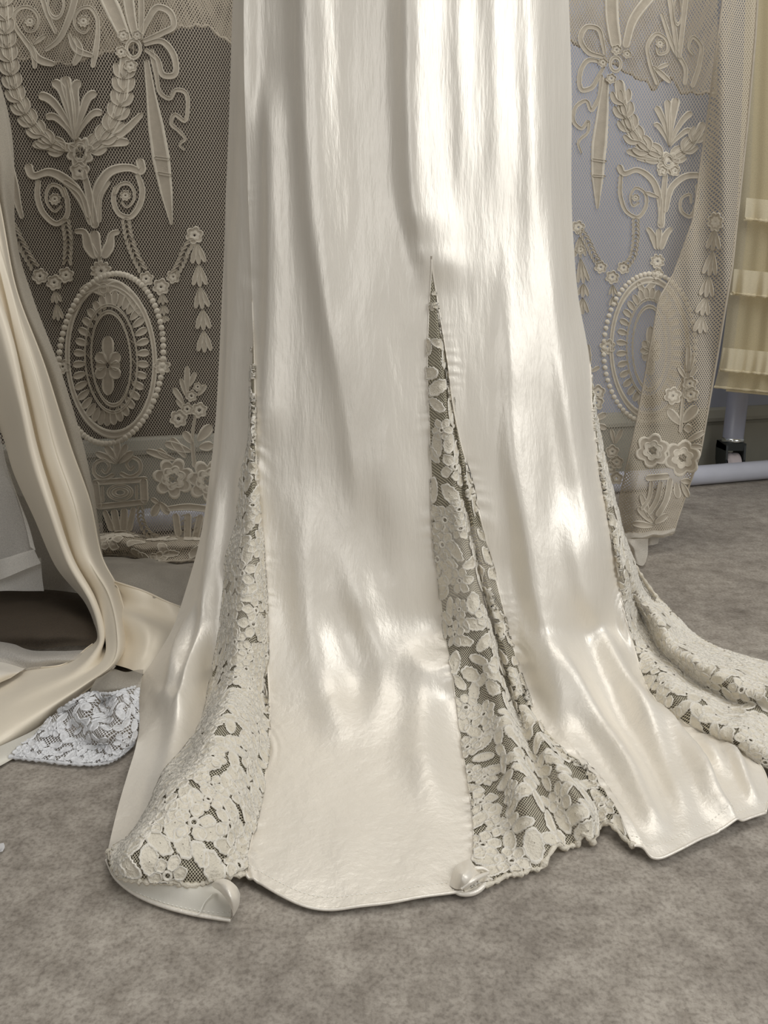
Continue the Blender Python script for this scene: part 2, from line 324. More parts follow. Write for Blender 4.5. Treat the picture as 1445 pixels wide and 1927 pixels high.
def path_x(path, y): p = np.asarray(path, float); return hermite(p[:, 1], p[:, :1], np.ravel(y))[:, 0].reshape(np.shape(y))
def lerp(path, y):            # eased between the keys
    p = np.asarray(path, float); y = np.clip(y, p[0, 0], p[-1, 0]); i = np.clip(np.searchsorted(p[:, 0], y, side='right') - 1, 0, len(p) - 2)
    t = (y - p[i, 0]) / (p[i + 1, 0] - p[i, 0]); t = t * t * (3 - 2 * t); return p[i, 1] * (1 - t) + p[i + 1, 1] * t
RIDGES = [  # path, width on the left, width on the right, (row, height in mm)
    ([(766, -60), (770, 200), (784, 400), (806, 500)], 26, 60, [(-60, 8), (200, 9), (400, 8), (470, 5), (560, 0)]),
    ([(572, -60), (578, 200), (596, 450), (640, 700), (690, 1000)], 26, 55, [(-60, 8), (300, 9), (600, 6), (850, 3), (1000, 0)]),
    ([(506, 120), (510, 350), (508, 600), (498, 850)], 16, 34, [(120, 0), (250, 5), (600, 6), (760, 4), (860, 0)]),
    ([(462, -60), (464, 200), (470, 420)], 16, 20, [(-60, 4), (150, 4), (330, 0)]),
    ([(690, 350), (700, 600), (735, 900), (770, 1150)], 40, 50, [(350, 0), (560, 4), (850, 4), (1100, 3), (1250, 0)]),
    ([(956, 380), (960, 700), (966, 850), (990, 1000), (1014, 1150), (1040, 1260), (1085, 1380)], 26, 70, [(380, 0), (720, 7), (1000, 12), (1150, 12), (1280, 7), (1380, 0)]),
    ([(862, -60), (872, 300), (880, 480)], 20, 30, [(-60, 1.3), (250, 1.6), (480, 0)]),
    ([(925, -60), (935, 250), (930, 450)], 24, 38, [(-60, 2), (250, 1.6), (450, 0)]),
    ([(995, -60), (1005, 250), (1010, 520)], 22, 40, [(-60, 2.2), (250, 2.2), (520, 0)]),
    ([(1040, 300), (1048, 600), (1072, 800), (1115, 1000), (1150, 1120)], 26, 40, [(300, 0), (560, 4), (800, 6), (1000, 6), (1120, 0)]),
    ([(1060, 900), (1085, 1050), (1125, 1190), (1180, 1300), (1230, 1400)], 26, 34, [(900, 0), (1050, 6), (1200, 8), (1320, 5), (1400, 0)]),
    ([(1030, 1180), (1070, 1280), (1130, 1370), (1190, 1460), (1225, 1540), (1245, 1610)], 26, 24, [(1180, 0), (1280, 6), (1400, 8), (1540, 5), (1590, 1), (1620, 0)]),
    ([(1110, 1150), (1150, 1260), (1200, 1340), (1250, 1440), (1285, 1530), (1300, 1590)], 22, 26, [(1150, 0), (1260, 6), (1350, 8), (1480, 5), (1560, 1), (1600, 0)]),
    ([(1225, 1310), (1262, 1370), (1310, 1440), (1355, 1520), (1382, 1556)], 34, 10, [(1310, 0), (1380, 8), (1460, 10), (1530, 6), (1570, 1)]),
    ([(1362, 1395), (1388, 1450), (1420, 1520)], 12, 14, [(1385, 0), (1440, 7), (1500, 4), (1530, 0)]),
    ([(1320, 1380), (1340, 1420), (1370, 1470)], 14, 14, [(1375, 0), (1420, 4), (1480, 0)]),
    ([(560, 900), (575, 1100), (600, 1250), (640, 1400)], 34, 40, [(900, 0), (1060, 4), (1200, 6), (1330, 4), (1420, 0)]),
    ([(640, 1000), (690, 1150), (720, 1280), (700, 1420)], 34, 40, [(1000, 0), (1150, 5), (1280, 6), (1420, 0)]),
    ([(760, 1150), (790, 1300), (800, 1450), (830, 1560)], 40, 40, [(1150, 0), (1290, 6), (1430, 5), (1560, 0)]),
    ([(430, -60), (428, 300), (428, 700), (402, 1000), (370, 1150), (330, 1230), (315, 1300)], 6, 26, [(-60, 3), (500, 4), (900, 8), (1150, 12), (1250, 9), (1330, 0)]),
    ([(403, 850), (403, 960), (398, 1060), (385, 1180), (350, 1290), (330, 1380)], 8, 22, [(850, 0), (950, 6), (1150, 9), (1290, 9), (1380, 0)]),
    ([(300, 1290), (330, 1340), (320, 1430), (290, 1520)], 20, 26, [(1280, 0), (1340, 7), (1450, 4), (1540, 0)]),
]
SEAMS = [SL + GR, SC + CL, SC + CR, SR]
def gown_disp(P):
    px, py = project(P); z = P[..., 2]; d = np.zeros_like(px)
    for path, wl, wr, amp in RIDGES:
        dx = px - path_x(path, np.clip(py, path[0][1], path[-1][1])); a = lerp(amp, py) * (.0021 + .0004 * smooth(1100, 1350, py))
        a = np.where((py < amp[0][0]) | (py > amp[-1][0]), 0 if amp[0][1] == 0 else a, a)
        d += a * np.exp(-(dx / np.where(dx < 0, wl, wr)) ** 2)
    for k, (s, y0) in enumerate(zip(SEAMS, (300, 480, 520, 900))):      # puckers along the seams
        dx = px - path_x([(a[0], a[1]) for a in s], py); e = smooth(y0, y0 + 150, py)
        ph = py / (5.2 + 1.2 * np.sin(py / 90 + k)) + .035 * dx * (1 if k != 1 else -1)
        d += (.0012 + .0012 * smooth(1000, 1300, py)) * e * np.exp(-(dx / 20) ** 2) * np.sin(ph + 2.2 * np.sin(py / 23 + k)) * np.clip(.45 + .75 * np.sin(py / 41 + 2 * k), 0, 1)
    low = smooth(850, 1300, py)
    d += .0066 * low * (1 - .5 * smooth(1500, 1650, py)) * noise(px / 62, py / 62, 3) + .0024 * smooth(500, 1200, py) * noise(px / 26, py / 46, 5)
    d += (1 - low) * (.0017 * noise(px / 16, py / 190, 8) + .0009 * noise(px / 12, py / 36, 9))
    k = smooth(.0, .16, z)
    dirv = np.stack([0 * k, -k, 1 - k], -1); dirv /= np.linalg.norm(dirv, axis=-1)[..., None]
    return P + dirv * d[..., None]
def keep_up(P, h=.003):
    P = P.copy(); P[..., 2] = np.maximum(P[..., 2], h); return P

# front: one continuous piece of satin, slit from the centre apex downwards
fa = [SL + GR, M1, M2, SC + CL]; fb = [SC + CR, M3, M4, SR]
q = np.concatenate([np.linspace(0, .5, 150, endpoint=False), np.linspace(.5, 1, 170)])
def cols_of(cs): return np.array([curve(c, np.where(q < .5, -420 + q / .5 * (APEX_C + 420), APEX_C + (q - .5) / .5 * (c[-1][1] - APEX_C))) for c in cs])
ca, cb = cols_of(fa), cols_of(fb); cb[0, :150] = ca[-1, :150]
ua = np.array([0, .35, .7, 1]) * 335.0; ub = 335 + np.array([0, .42, .68, 1]) * 273.0; gap = ca[-1] - cb[0]
jq = np.concatenate([ua, ub[1:]]); pa = np.concatenate([ca, cb[1:] + gap]); pb = np.concatenate([ca - gap, cb[1:]])
A = np.stack([hermite(jq, pa[:, j], np.linspace(0, 335, 101)) for j in range(len(q))])
B = np.stack([hermite(jq, pb[:, j], np.linspace(335, 608, 91)) for j in range(len(q))])
A = keep_up(gown_disp(A)); B = keep_up(gown_disp(B))
pA, pB = Patch(A), Patch(B)
import bmesh
me = pA.mesh('satin_front'); me2 = pB.mesh('tmp')
bm = bmesh.new(); bm.from_mesh(me); bm.from_mesh(me2)
bmesh.ops.remove_doubles(bm, verts=bm.verts, dist=.00005); bmesh.ops.recalc_face_normals(bm, faces=bm.faces); bm.to_mesh(me); bm.free(); bpy.data.meshes.remove(me2)
link('satin_front', me, 'satin', gown)
# left side panel
S1 = [(452, -420, 1.06), (452, -60, 1.06), (450, 0, 1.06), (447, 250, 1.06), (446, 550, 1.055), (444, 700, 1.05), (438, 850, 1.04), (425, 980, 1.02), (405, 1080, 1.0), (375, 1180, .965), (345, 1250, .05), (335, 1310, .035), (325, 1370, .02), (305, 1430, .014), (275, 1500, .012), (245, 1550, .010), (205, 1597, .010)]
pS = Patch(keep_up(gown_disp(loft([L0, S1, SL + GL], [0, .45, 1], 240, 44)))); pS.build('side_panel', 'satin', gown)
# back of the skirt: hangs free behind, short of the floor
def back(c, dy, yb): return [(p[0], p[1], p[2] + dy) for p in c if p[1] <= yb and p[2] > .25]
bk = [back(L0, .0, 1110), [(560, -420, 1.15), (560, -60, 1.15), (560, 300, 1.15), (545, 700, 1.15), (530, 1000, 1.15)], [(770, -420, 1.17), (770, -60, 1.17), (775, 300, 1.17), (780, 700, 1.17), (790, 985, 1.17)],
      [(960, -420, 1.16), (960, -60, 1.16), (965, 300, 1.16), (975, 700, 1.15), (985, 1000, 1.15)], back(SR, .0, 1040)]
pk = Patch(loft(bk, [0, .25, .5, .75, 1], 90, 60)); px_, py_ = project(pk.P)
pk.P[..., 1] += .006 * noise(px_ / 40, py_ / 300, 21) * np.sin(np.linspace(0, math.pi, 61))[None, :]
pk.build('back_panel', 'lining', gown)

# ---- hems, piping, stitching
def strip_edge(P): return P
def hem_tube(name, pts, r=.0014, m='satin', parent=gown):
    pts = np.asarray(pts); return link(name, tube_mesh(name, pts, r, 7), m, parent)
hem_tube('hem', A[-1] + np.array([0, 0, .0005])); hem_tube('hem', B[-1] + np.array([0, 0, .0005]))
hem_tube('seam_piping', A[148:, -1], .0009); hem_tube('seam_piping', B[148:, 0], .0009); hem_tube('seam_piping', A[160:, 0], .0009); hem_tube('seam_piping', B[180:, -1], .0009)
def stitches(pts, off, parent, step=.0042, L=.0026, r=.0005):
    pts = np.asarray(pts) + np.asarray(off); d = np.concatenate([[0], np.cumsum(np.linalg.norm(np.diff(pts, axis=0), axis=1))])
    v = []; f = []
    for s in np.arange(.002, d[-1] - .002, step):
        a = np.array([np.interp(s, d, pts[:, k]) for k in range(3)]); b = np.array([np.interp(s + L, d, pts[:, k]) for k in range(3)]); m_ = (a + b) / 2
        t = (b - a) / np.linalg.norm(b - a); sd = np.cross(t, (0, 0, 1)); sd /= np.linalg.norm(sd); i = len(v)
        v += [a, b, m_ + sd * r, m_ - sd * r, m_ + np.array([0, 0, r])]
        f += [(i, i+2, i+4), (i+2, i+1, i+4), (i+1, i+3, i+4), (i+3, i, i+4)]
    o = link('stitching', mesh('stitching', v, f), 'stitch', parent); o['kind'] = 'stuff'; return o
stitches(A[-4], (0, 0, .0006), gown); stitches(B[-4], (0, 0, .0006), gown)

# ---- lace decals sewn on a net
def decal(patch, u0, v0, ang, verts2, faces, lift=.0012):
    e = .5 / max(patch.nu, patch.nv); u0 = min(max(u0, .02), .98); v0 = min(max(v0, .01), .99)
    P0 = patch.ev(u0, v0); Pu = (patch.ev(u0 + e, v0) - patch.ev(u0 - e, v0)) / (2 * e); Pv = (patch.ev(u0, v0 + e) - patch.ev(u0, v0 - e)) / (2 * e)
    n = np.cross(Pu, Pv); n /= np.linalg.norm(n) + 1e-12
    if np.dot(n, P0 - np.array([0, 0, CAM_H])) > 0: n = -n
    e1 = Pu / (np.linalg.norm(Pu) + 1e-12); e2 = np.cross(n, e1)
    c, s_ = math.cos(ang), math.sin(ang); x = verts2[:, 0] * c - verts2[:, 1] * s_; y = verts2[:, 0] * s_ + verts2[:, 1] * c
    D = x[:, None] * e1 + y[:, None] * e2; L_ = np.linalg.norm(D, axis=1); K = 6
    uu = np.full(len(L_), u0); vv = np.full(len(L_), v0); dirs = D / (L_[:, None] + 1e-12)
    for _ in range(K):                      # walk outwards over the folds of the cloth
        pu = (patch.ev(np.minimum(uu + e, 1), vv) - patch.ev(np.maximum(uu - e, 0), vv)) / (np.minimum(uu + e, 1) - np.maximum(uu - e, 0))[:, None]
        pv = (patch.ev(uu, np.minimum(vv + e, 1)) - patch.ev(uu, np.maximum(vv - e, 0))) / (np.minimum(vv + e, 1) - np.maximum(vv - e, 0))[:, None]
        nn_ = np.cross(pu, pv); nn_ /= np.linalg.norm(nn_, axis=1)[:, None] + 1e-12
        dirs = dirs - (dirs * nn_).sum(1)[:, None] * nn_; dirs /= np.linalg.norm(dirs, axis=1)[:, None] + 1e-12
        a11 = (pu * pu).sum(1) + 1e-9; a12 = (pu * pv).sum(1); a22 = (pv * pv).sum(1) + 1e-9; det = a11 * a22 - a12 * a12 + 1e-12
        st = dirs * (L_ / K)[:, None]; b1 = (st * pu).sum(1); b2 = (st * pv).sum(1)
        uu = np.clip(uu + (a22 * b1 - a12 * b2) / det, .002, .998); vv = np.clip(vv + (a11 * b2 - a12 * b1) / det, .001, .999)
    Q = patch.ev(uu, vv)
    qn = np.cross(patch.ev(np.minimum(uu + e, 1), vv) - patch.ev(np.maximum(uu - e, 0), vv), patch.ev(uu, np.minimum(vv + e, 1)) - patch.ev(uu, np.maximum(vv - e, 0)))
    qn /= np.linalg.norm(qn, axis=1)[:, None] + 1e-12; fl_ = (qn * (Q - np.array([0, 0, CAM_H]))).sum(1) > 0; qn[fl_] *= -1
    return Q + qn * (verts2[:, 2] + lift)[:, None]
def polar(rfun, rings, heights, seg):
    v = []; f = []
    for k, r in enumerate(rings):
        for i in range(seg):
            a = 2 * math.pi * i / seg; q = rfun(a) * r; v.append((q * math.cos(a), q * math.sin(a), heights[k]))
    for k in range(len(rings) - 1):
        for i in range(seg):
            j = (i + 1) % seg; f.append((k * seg + i, k * seg + j, (k + 1) * seg + j, (k + 1) * seg + i))
    return np.array(v), f
def merge(parts):
    v = []; f = []; c = []; n = 0
    for a, b_, k in parts: v.append(a); f += [tuple(x + n for x in q_) for q_ in b_]; c += k; n += len(a)
    return np.concatenate(v), f, c
def petal(L, Wd, teeth, x0, ang, seg=18):
    def rf(a):
        base = 1 / math.sqrt((math.cos(a) / L) ** 2 + (math.sin(a) / Wd) ** 2)
        return base * (1 + .09 * math.sin(teeth * a + ang) + .12 * math.cos(a))
    v, f = polar(rf, [.04, .5, .80, .90, 1.0], [.0010, .0002, .0005, .0019, .0002], seg)
    v[:, 0] += x0; c, s_ = math.cos(ang), math.sin(ang); v = np.stack([v[:, 0] * c - v[:, 1] * s_, v[:, 0] * s_ + v[:, 1] * c, v[:, 2]], 1)
    return v, f, [0] * (2 * seg) + [1] * (2 * seg)
def flower_shape(R, petals):
    o = random.uniform(0, 6.28); ps = []
    for k in range(petals):
        v, f, c = petal(R * .40 * random.uniform(.85, 1.15), R * .34, random.randint(4, 7), R * .60, o + 2 * math.pi * k / petals); v[:, 2] += .0003 * (k % 3); ps.append((v, f, c))
    v, f = polar(lambda a: R, [.12, .17, .22, .27, .30], [.0004, .0022, .0022, .0012, .0004], 12); ps.append((v, f, [1] * len(f)))
    return merge(ps)
def leaf_shape(L, Wd, teeth=5): return petal(L, Wd, teeth * 2, 0, 0, 26)
def lace_fill(patch, parent, target, size_px, seed, mname, nmax=120, vmin=.015, names=('lace_flower', 'lace_leaf')):
    r = np.random.RandomState(seed); random.seed(seed); placed = []
    # area-weighted candidates on the cloth
    du = np.linalg.norm(np.diff(patch.P, axis=1), axis=2)[:-1]; dv = np.linalg.norm(np.diff(patch.P, axis=0), axis=2)[:, :-1]
    wgt = (du * dv).ravel(); cum = np.cumsum(wgt / wgt.sum())
    tries = 0
    while len(placed) < nmax and tries < 6000:
        tries += 1; k = np.searchsorted(cum, r.rand()); j, i = divmod(min(k, len(wgt) - 1), patch.nu); u = (i + r.rand()) / patch.nu; v = (j + r.rand()) / patch.nv
        if v < vmin: continue
        p = patch.ev(u, v); w_ = np.linalg.norm(patch.ev(1, v) - patch.ev(0, v))
        big = r.rand() < .36; R = (size_px * (1.0 if big else .8)) * r.uniform(.8, 1.15)
        R = min(R, max(.004, w_ * .45))
        if any(np.linalg.norm(p - q) < (R + rq) * target for q, rq in placed): continue
        if big:
            sh, f, cd = flower_shape(R, r.choice([5, 6, 7])); nm = names[0]
        else:
            sh, f, cd = leaf_shape(R * 1.15, R * r.uniform(.5, .68), r.randint(4, 8)); nm = names[1]
        Q = decal(patch, u, v, r.uniform(0, 6.28), sh, f)
        ext = np.linalg.norm(Q.max(0) - Q.min(0)); 
        if ext > R * 3.4: continue
        placed.append((p, R))
        me_ = mesh(nm, Q, f); me_['cord'] = cd; link(nm, me_, mname, parent)
    return placed
def edge_cord(pts, r, m, parent, name='scalloped_edge', seed=0):
    pts = np.asarray(pts); k = np.arange(len(pts)); rr = np.random.RandomState(seed)
    return link(name, tube_mesh(name, pts, r * (1 + .35 * np.sin(k * 1.7) + .2 * rr.randn(len(pts))), 6), m, parent)

# ---- centre godet
ap = (811, 497, .974)
cC = [[ap] + CL,
      [ap, (838, 800, .935), (852, 1000, .91), (880, 1200, .872), (905, 1310, .045), (925, 1400, .028), (945, 1500, .016), (958, 1590, .009), (962, 1644, .006)],
      [ap, (846, 800, .94), (872, 1000, .905), (912, 1180, .868), (945, 1320, .055), (968, 1410, .045), (990, 1500, .038), (1006, 1570, .024), (1014, 1622, .006)],
      [ap, (853, 800, .955), (884, 1000, .93), (930, 1200, .895), (965, 1330, .028), (1000, 1420, .020), (1035, 1510, .014), (1055, 1560, .010), (1068, 1585, .006)],
      [ap, (858, 800, .952), (894, 1000, .92), (945, 1200, .885), (985, 1330, .036), (1030, 1410, .035), (1075, 1480, .034), (1105, 1540, .025), (1108, 1585, .006)],
      [ap, (861, 800, .955), (898, 1000, .93), (955, 1210, .895), (992, 1320, .026), (1035, 1400, .018), (1090, 1460, .014), (1120, 1510, .012), (1136, 1552, .008)],
      [ap] + CR]
Gc = loft(cC, [0, .2, .4, .56, .72, .86, 1], 200, 90, by='len')
# the godet's edges follow the satin seams
for edge, src in ((0, A[149:, -1]), (-1, B[149:, 0])):
    d = np.concatenate([[0], np.cumsum(np.linalg.norm(np.diff(src, axis=0), axis=1))]); d /= d[-1]; q = np.linspace(0, 1, 201)
    tgt = np.stack([np.interp(q, d, src[:, k]) for k in range(3)], 1); delta = tgt - Gc[:, edge]
    wgt = (np.linspace(1, 0, 91) if edge == 0 else np.linspace(0, 1, 91)) ** 4
    Gc += delta[:, None, :] * wgt[None, :, None]
px_, py_ = project(Gc); bl = np.sin(np.linspace(0, math.pi, 91))[None, :]
Gc[..., 1] -= .004 * bl * smooth(600, 900, py_) * noise(px_ / 14, py_ / 60, 31); Gc[..., 2] += .004 * bl * smooth(1200, 1400, py_) * noise(px_ / 22, py_ / 30, 33)
# scalloped hem
u_ = np.linspace(0, 1, 91); Gc[-8:, :, 1] -= (.006 * np.abs(np.sin(u_ * 6 * math.pi)))[None, :] * np.linspace(0, 1, 8)[:, None] * bl
fr_ = np.linspace(0, 1, 36)[:, None] ** 2; Gc[-36:, :, 2] += fr_ * bl * .012 * np.clip(np.sin(u_ * 9 * math.pi + 1.0), -.2, 1)[None, :] * smooth(.25, .6, u_)[None, :]
pC = Patch(keep_up(Gc)); gC = pC.build('lace_godet', 'gnet', gown); gC['label'] = 'floral lace godet in the middle of the gown, gathered in folds'
lace_fill(pC, gC, .56, .0170, 41, 'glace', 170); edge_cord(pC.P[-1], .0024, 'glace', gC, seed=1)

# ---- left godet: a rounded fold of lace
apl = (477, 605, 1.022)
cL = [[apl] + GL,
      [apl, (471, 850, .985), (460, 1000, .955), (448, 1150, .90), (430, 1280, .065), (400, 1380, .065), (350, 1470, .06), (300, 1540, .052), (255, 1590, .045), (225, 1632, .034), (228, 1650, .024)],
      [apl, (475, 850, .975), (472, 1000, .945), (468, 1150, .895), (458, 1290, .06), (435, 1400, .058), (400, 1490, .055), (355, 1560, .05), (320, 1610, .042), (298, 1645, .030), (300, 1660, .022)],
      [apl, (478, 850, .978), (482, 1000, .95), (485, 1150, .905), (482, 1300, .045), (470, 1410, .04), (448, 1500, .038), (420, 1570, .036), (395, 1620, .030), (378, 1652, .022), (378, 1662, .016)],
      [apl, (480, 850, .983), (488, 1000, .958), (494, 1150, .915), (496, 1300, .034), (490, 1410, .022), (475, 1500, .02), (452, 1580, .018), (432, 1625, .018), (420, 1648, .018), (418, 1655, .014)],
      [apl] + GR]
Gl = loft(cL, [0, .25, .5, .74, .9, 1], 200, 80, by='len')
for edge, src in ((0, pS.P[int(240 * 1025 / 2020):, -1]), (-1, A[165:, 0])):
    d = np.concatenate([[0], np.cumsum(np.linalg.norm(np.diff(src, axis=0), axis=1))]); d /= d[-1]; q = np.linspace(0, 1, 201)
    tgt = np.stack([np.interp(q, d, src[:, k]) for k in range(3)], 1); delta = tgt - Gl[:, edge]
    wgt = (np.linspace(1, 0, 81) if edge == 0 else np.linspace(0, 1, 81)) ** 4
    Gl += delta[:, None, :] * wgt[None, :, None]
px_, py_ = project(Gl); bl = np.sin(np.linspace(0, math.pi, 81))[None, :]
Gl[..., 1] -= .005 * bl * smooth(800, 1000, py_) * noise(px_ / 16, py_ / 28, 51); Gl[..., 2] += .006 * bl * smooth(1250, 1400, py_) * noise(px_ / 24, py_ / 24, 53)
pL = Patch(keep_up(Gl)); gL = pL.build('lace_godet', 'gnet', gown); gL['label'] = 'rounded fold of floral lace let into the gown beside the side panel'
lace_fill(pL, gL, .46, .0160, 61, 'glace', 260); edge_cord(pL.P[-1], .0026, 'glace', gL, seed=2)

# ---- right godet: lace train trailing over the floor
RRc = [(1110, 690, 1.044), (1118, 760, 1.045), (1130, 830, 1.045), (1145, 900, 1.045), (1160, 960, 1.045), (1180, 1030, 1.05), (1205, 1080, 1.05), (1235, 1122, .085), (1270, 1160, .065), (1310, 1198, .05), (1350, 1220, .045), (1400, 1236, .04), (1445, 1248, .04), (1520, 1270, .035), (1600, 1300, .025)]
SRc = [p for p in SR if p[1] >= 690][:-3] + [(1470, 1462, .008), (1520, 1490, .007)]
cR = [SRc,
      [(1110, 690, 1.043), (1122, 830, 1.015), (1146, 960, .99), (1170, 1080, .965), (1198, 1180, .062), (1240, 1262, .048), (1290, 1318, .045), (1350, 1358, .040), (1420, 1398, .034), (1500, 1430, .02), (1560, 1450, .008)],
      [(1110, 690, 1.043), (1124, 830, 1.025), (1150, 960, 1.00), (1175, 1070, .975), (1207, 1165, .062), (1248, 1232, .040), (1303, 1282, .034), (1368, 1318, .030), (1440, 1352, .026), (1520, 1390, .016), (1590, 1410, .007)],
      [(1110, 690, 1.043), (1126, 830, 1.03), (1153, 960, 1.005), (1180, 1060, .985), (1214, 1138, .090), (1256, 1198, .072), (1310, 1248, .064), (1375, 1280, .058), (1450, 1310, .050), (1530, 1340, .035), (1610, 1370, .01)],
      [(1110, 690, 1.043), (1128, 830, 1.038), (1157, 960, 1.02), (1181, 1045, 1.01), (1212, 1106, .092), (1248, 1158, .070), (1302, 1212, .056), (1370, 1245, .050), (1450, 1275, .042), (1530, 1305, .025), (1610, 1340, .008)],
      RRc]
Gr = loft(cR, [0, .2, .4, .62, .82, 1], 200, 90, by='len')
px_, py_ = project(Gr); bl = np.sin(np.linspace(0, math.pi, 91))[None, :]
src = B[:, -1]; ys = project(src)[1]; k0 = int(np.argmin(np.abs(ys - 690))); k1 = int(np.argmin(np.abs(ys - 1437)))
Gr[..., 2] += .010 * bl * smooth(1000, 1200, py_) * noise(px_ / 26, py_ / 22, 71); Gr[..., 1] -= .004 * bl * (1 - smooth(1000, 1200, py_)) * noise(px_ / 14, py_ / 30, 72)
pR = Patch(keep_up(Gr)); gR = pR.build('lace_godet', 'gnet', gown); gR['label'] = 'floral lace train trailing over the floor beside the satin flap'
lace_fill(pR, gR, .46, .0175, 81, 'glace', 260); edge_cord(pR.P[:, -1], .0022, 'glace', gR, seed=3)

# ---- turned-out satin hem under the left godet
tr = [[(200, 1603, .012), (206, 1632, .016), (240, 1650, .020), (300, 1656, .022), (350, 1663, .018), (390, 1660, .014), (425, 1652, .012)],
      [(199, 1612, .010), (212, 1645, .010), (250, 1668, .010), (305, 1684, .010), (355, 1694, .010), (400, 1696, .012), (434, 1690, .012)],
      [(201, 1618, .006), (218, 1652, .004), (255, 1682, .004), (305, 1704, .004), (360, 1719, .004), (405, 1727, .004), (434, 1731, .004)]]
pT = Patch(net_of(tr, 14, 60)); pT.build('turned_hem', 'lining', gown); hem_tube('hem', pT.P[-1], .0018); stitches(pT.P[-3], (0, 0, .0008), gown)
cu = [[(398, 1663, .022), (410, 1655, .028), (428, 1655, .030), (445, 1668, .024), (452, 1682, .016)],
      [(400, 1668, .020), (414, 1662, .036), (433, 1668, .038), (447, 1690, .028), (450, 1702, .014)],
      [(404, 1672, .018), (418, 1676, .034), (434, 1690, .036), (443, 1708, .022), (443, 1718, .008)],
      [(410, 1674, .016), (424, 1690, .022), (436, 1712, .020), (438, 1725, .010), (434, 1731, .004)]]
Patch(net_of(cu, 16, 24)).build('hem_curl', 'satin', gown)
th = hermite([0, .3, .6, 1], [pt(360, 1715, .004), pt(372, 1722, .006), pt(384, 1700, .012), pt(400, 1682, .016)], np.linspace(0, 1, 20))
link('loose_thread', tube_mesh('loose_thread', th, .0004, 5), 'stitch', gown)
# ---- rolled knot of hem at the foot of the centre seam
kn = [[(846, 1668, .006), (852, 1640, .010), (868, 1622, .010), (886, 1618, .009)], [(858, 1674, .008), (864, 1648, .022), (876, 1632, .022), (890, 1624, .012)],
      [(866, 1676, .008), (874, 1660, .020), (886, 1644, .022), (898, 1632, .012)], [(872, 1677, .006), (886, 1668, .012), (898, 1654, .014), (906, 1638, .008)]]
pK = Patch(net_of(kn, 20, 24)); px_, py_ = project(pK.P); pK.P[..., 2] += .002 * noise(px_ / 5, py_ / 7, 77); pK.build('twisted_hem', 'satin', gown)
def coil(pts): return hermite(np.linspace(0, 1, len(pts)), np.array([pt(*p) for p in pts]), np.linspace(0, 1, 40))
for pts, r in (([(852, 1676, .005), (868, 1682, .005), (890, 1680, .005), (908, 1668, .006), (917, 1650, .007), (918, 1642, .010)], .0026),
               ([(868, 1672, .013), (884, 1660, .017), (902, 1650, .016), (919, 1643, .012)], .0022),
               ([(884, 1630, .012), (894, 1634, .015), (908, 1634, .014), (920, 1640, .011)], .0020)):
    link('rolled_hem', tube_mesh('rolled_hem', coil(pts), r * np.sin(np.linspace(.6, 2.5, 40)), 10), 'satin', gown)
# ================================================================== LACE CURTAINS
class Sheet:
    """a hanging sheet: distance from the viewer as a function of its own sideways position"""
    def __init__(s, Y, folds): s.Y = Y; s.folds = folds
    def P(s, px, py, lift=0.0):
        px = np.asarray(px, float); py = np.asarray(py, float); p = at_depth(px, py, np.full(np.broadcast(px, py).shape, s.Y))
        X, Z = p[..., 0], p[..., 2]
        return at_depth(px, py, s.Y + s.folds(X, Z) - lift)
def sheet_net(sheet, left, right, y0, y1, nv, nu):
    q = np.linspace(y0, y1, nv + 1); u = np.linspace(0, 1, nu + 1)
    l = np.interp(q, [p[1] for p in left], [p[0] for p in left]); r = np.interp(q, [p[1] for p in right], [p[0] for p in right])
    PX = l[:, None] + (r - l)[:, None] * u[None, :]; PY = np.repeat(q[:, None], nu + 1, 1)
    p = Patch(sheet.P(PX, PY)); p.hung = True; return p
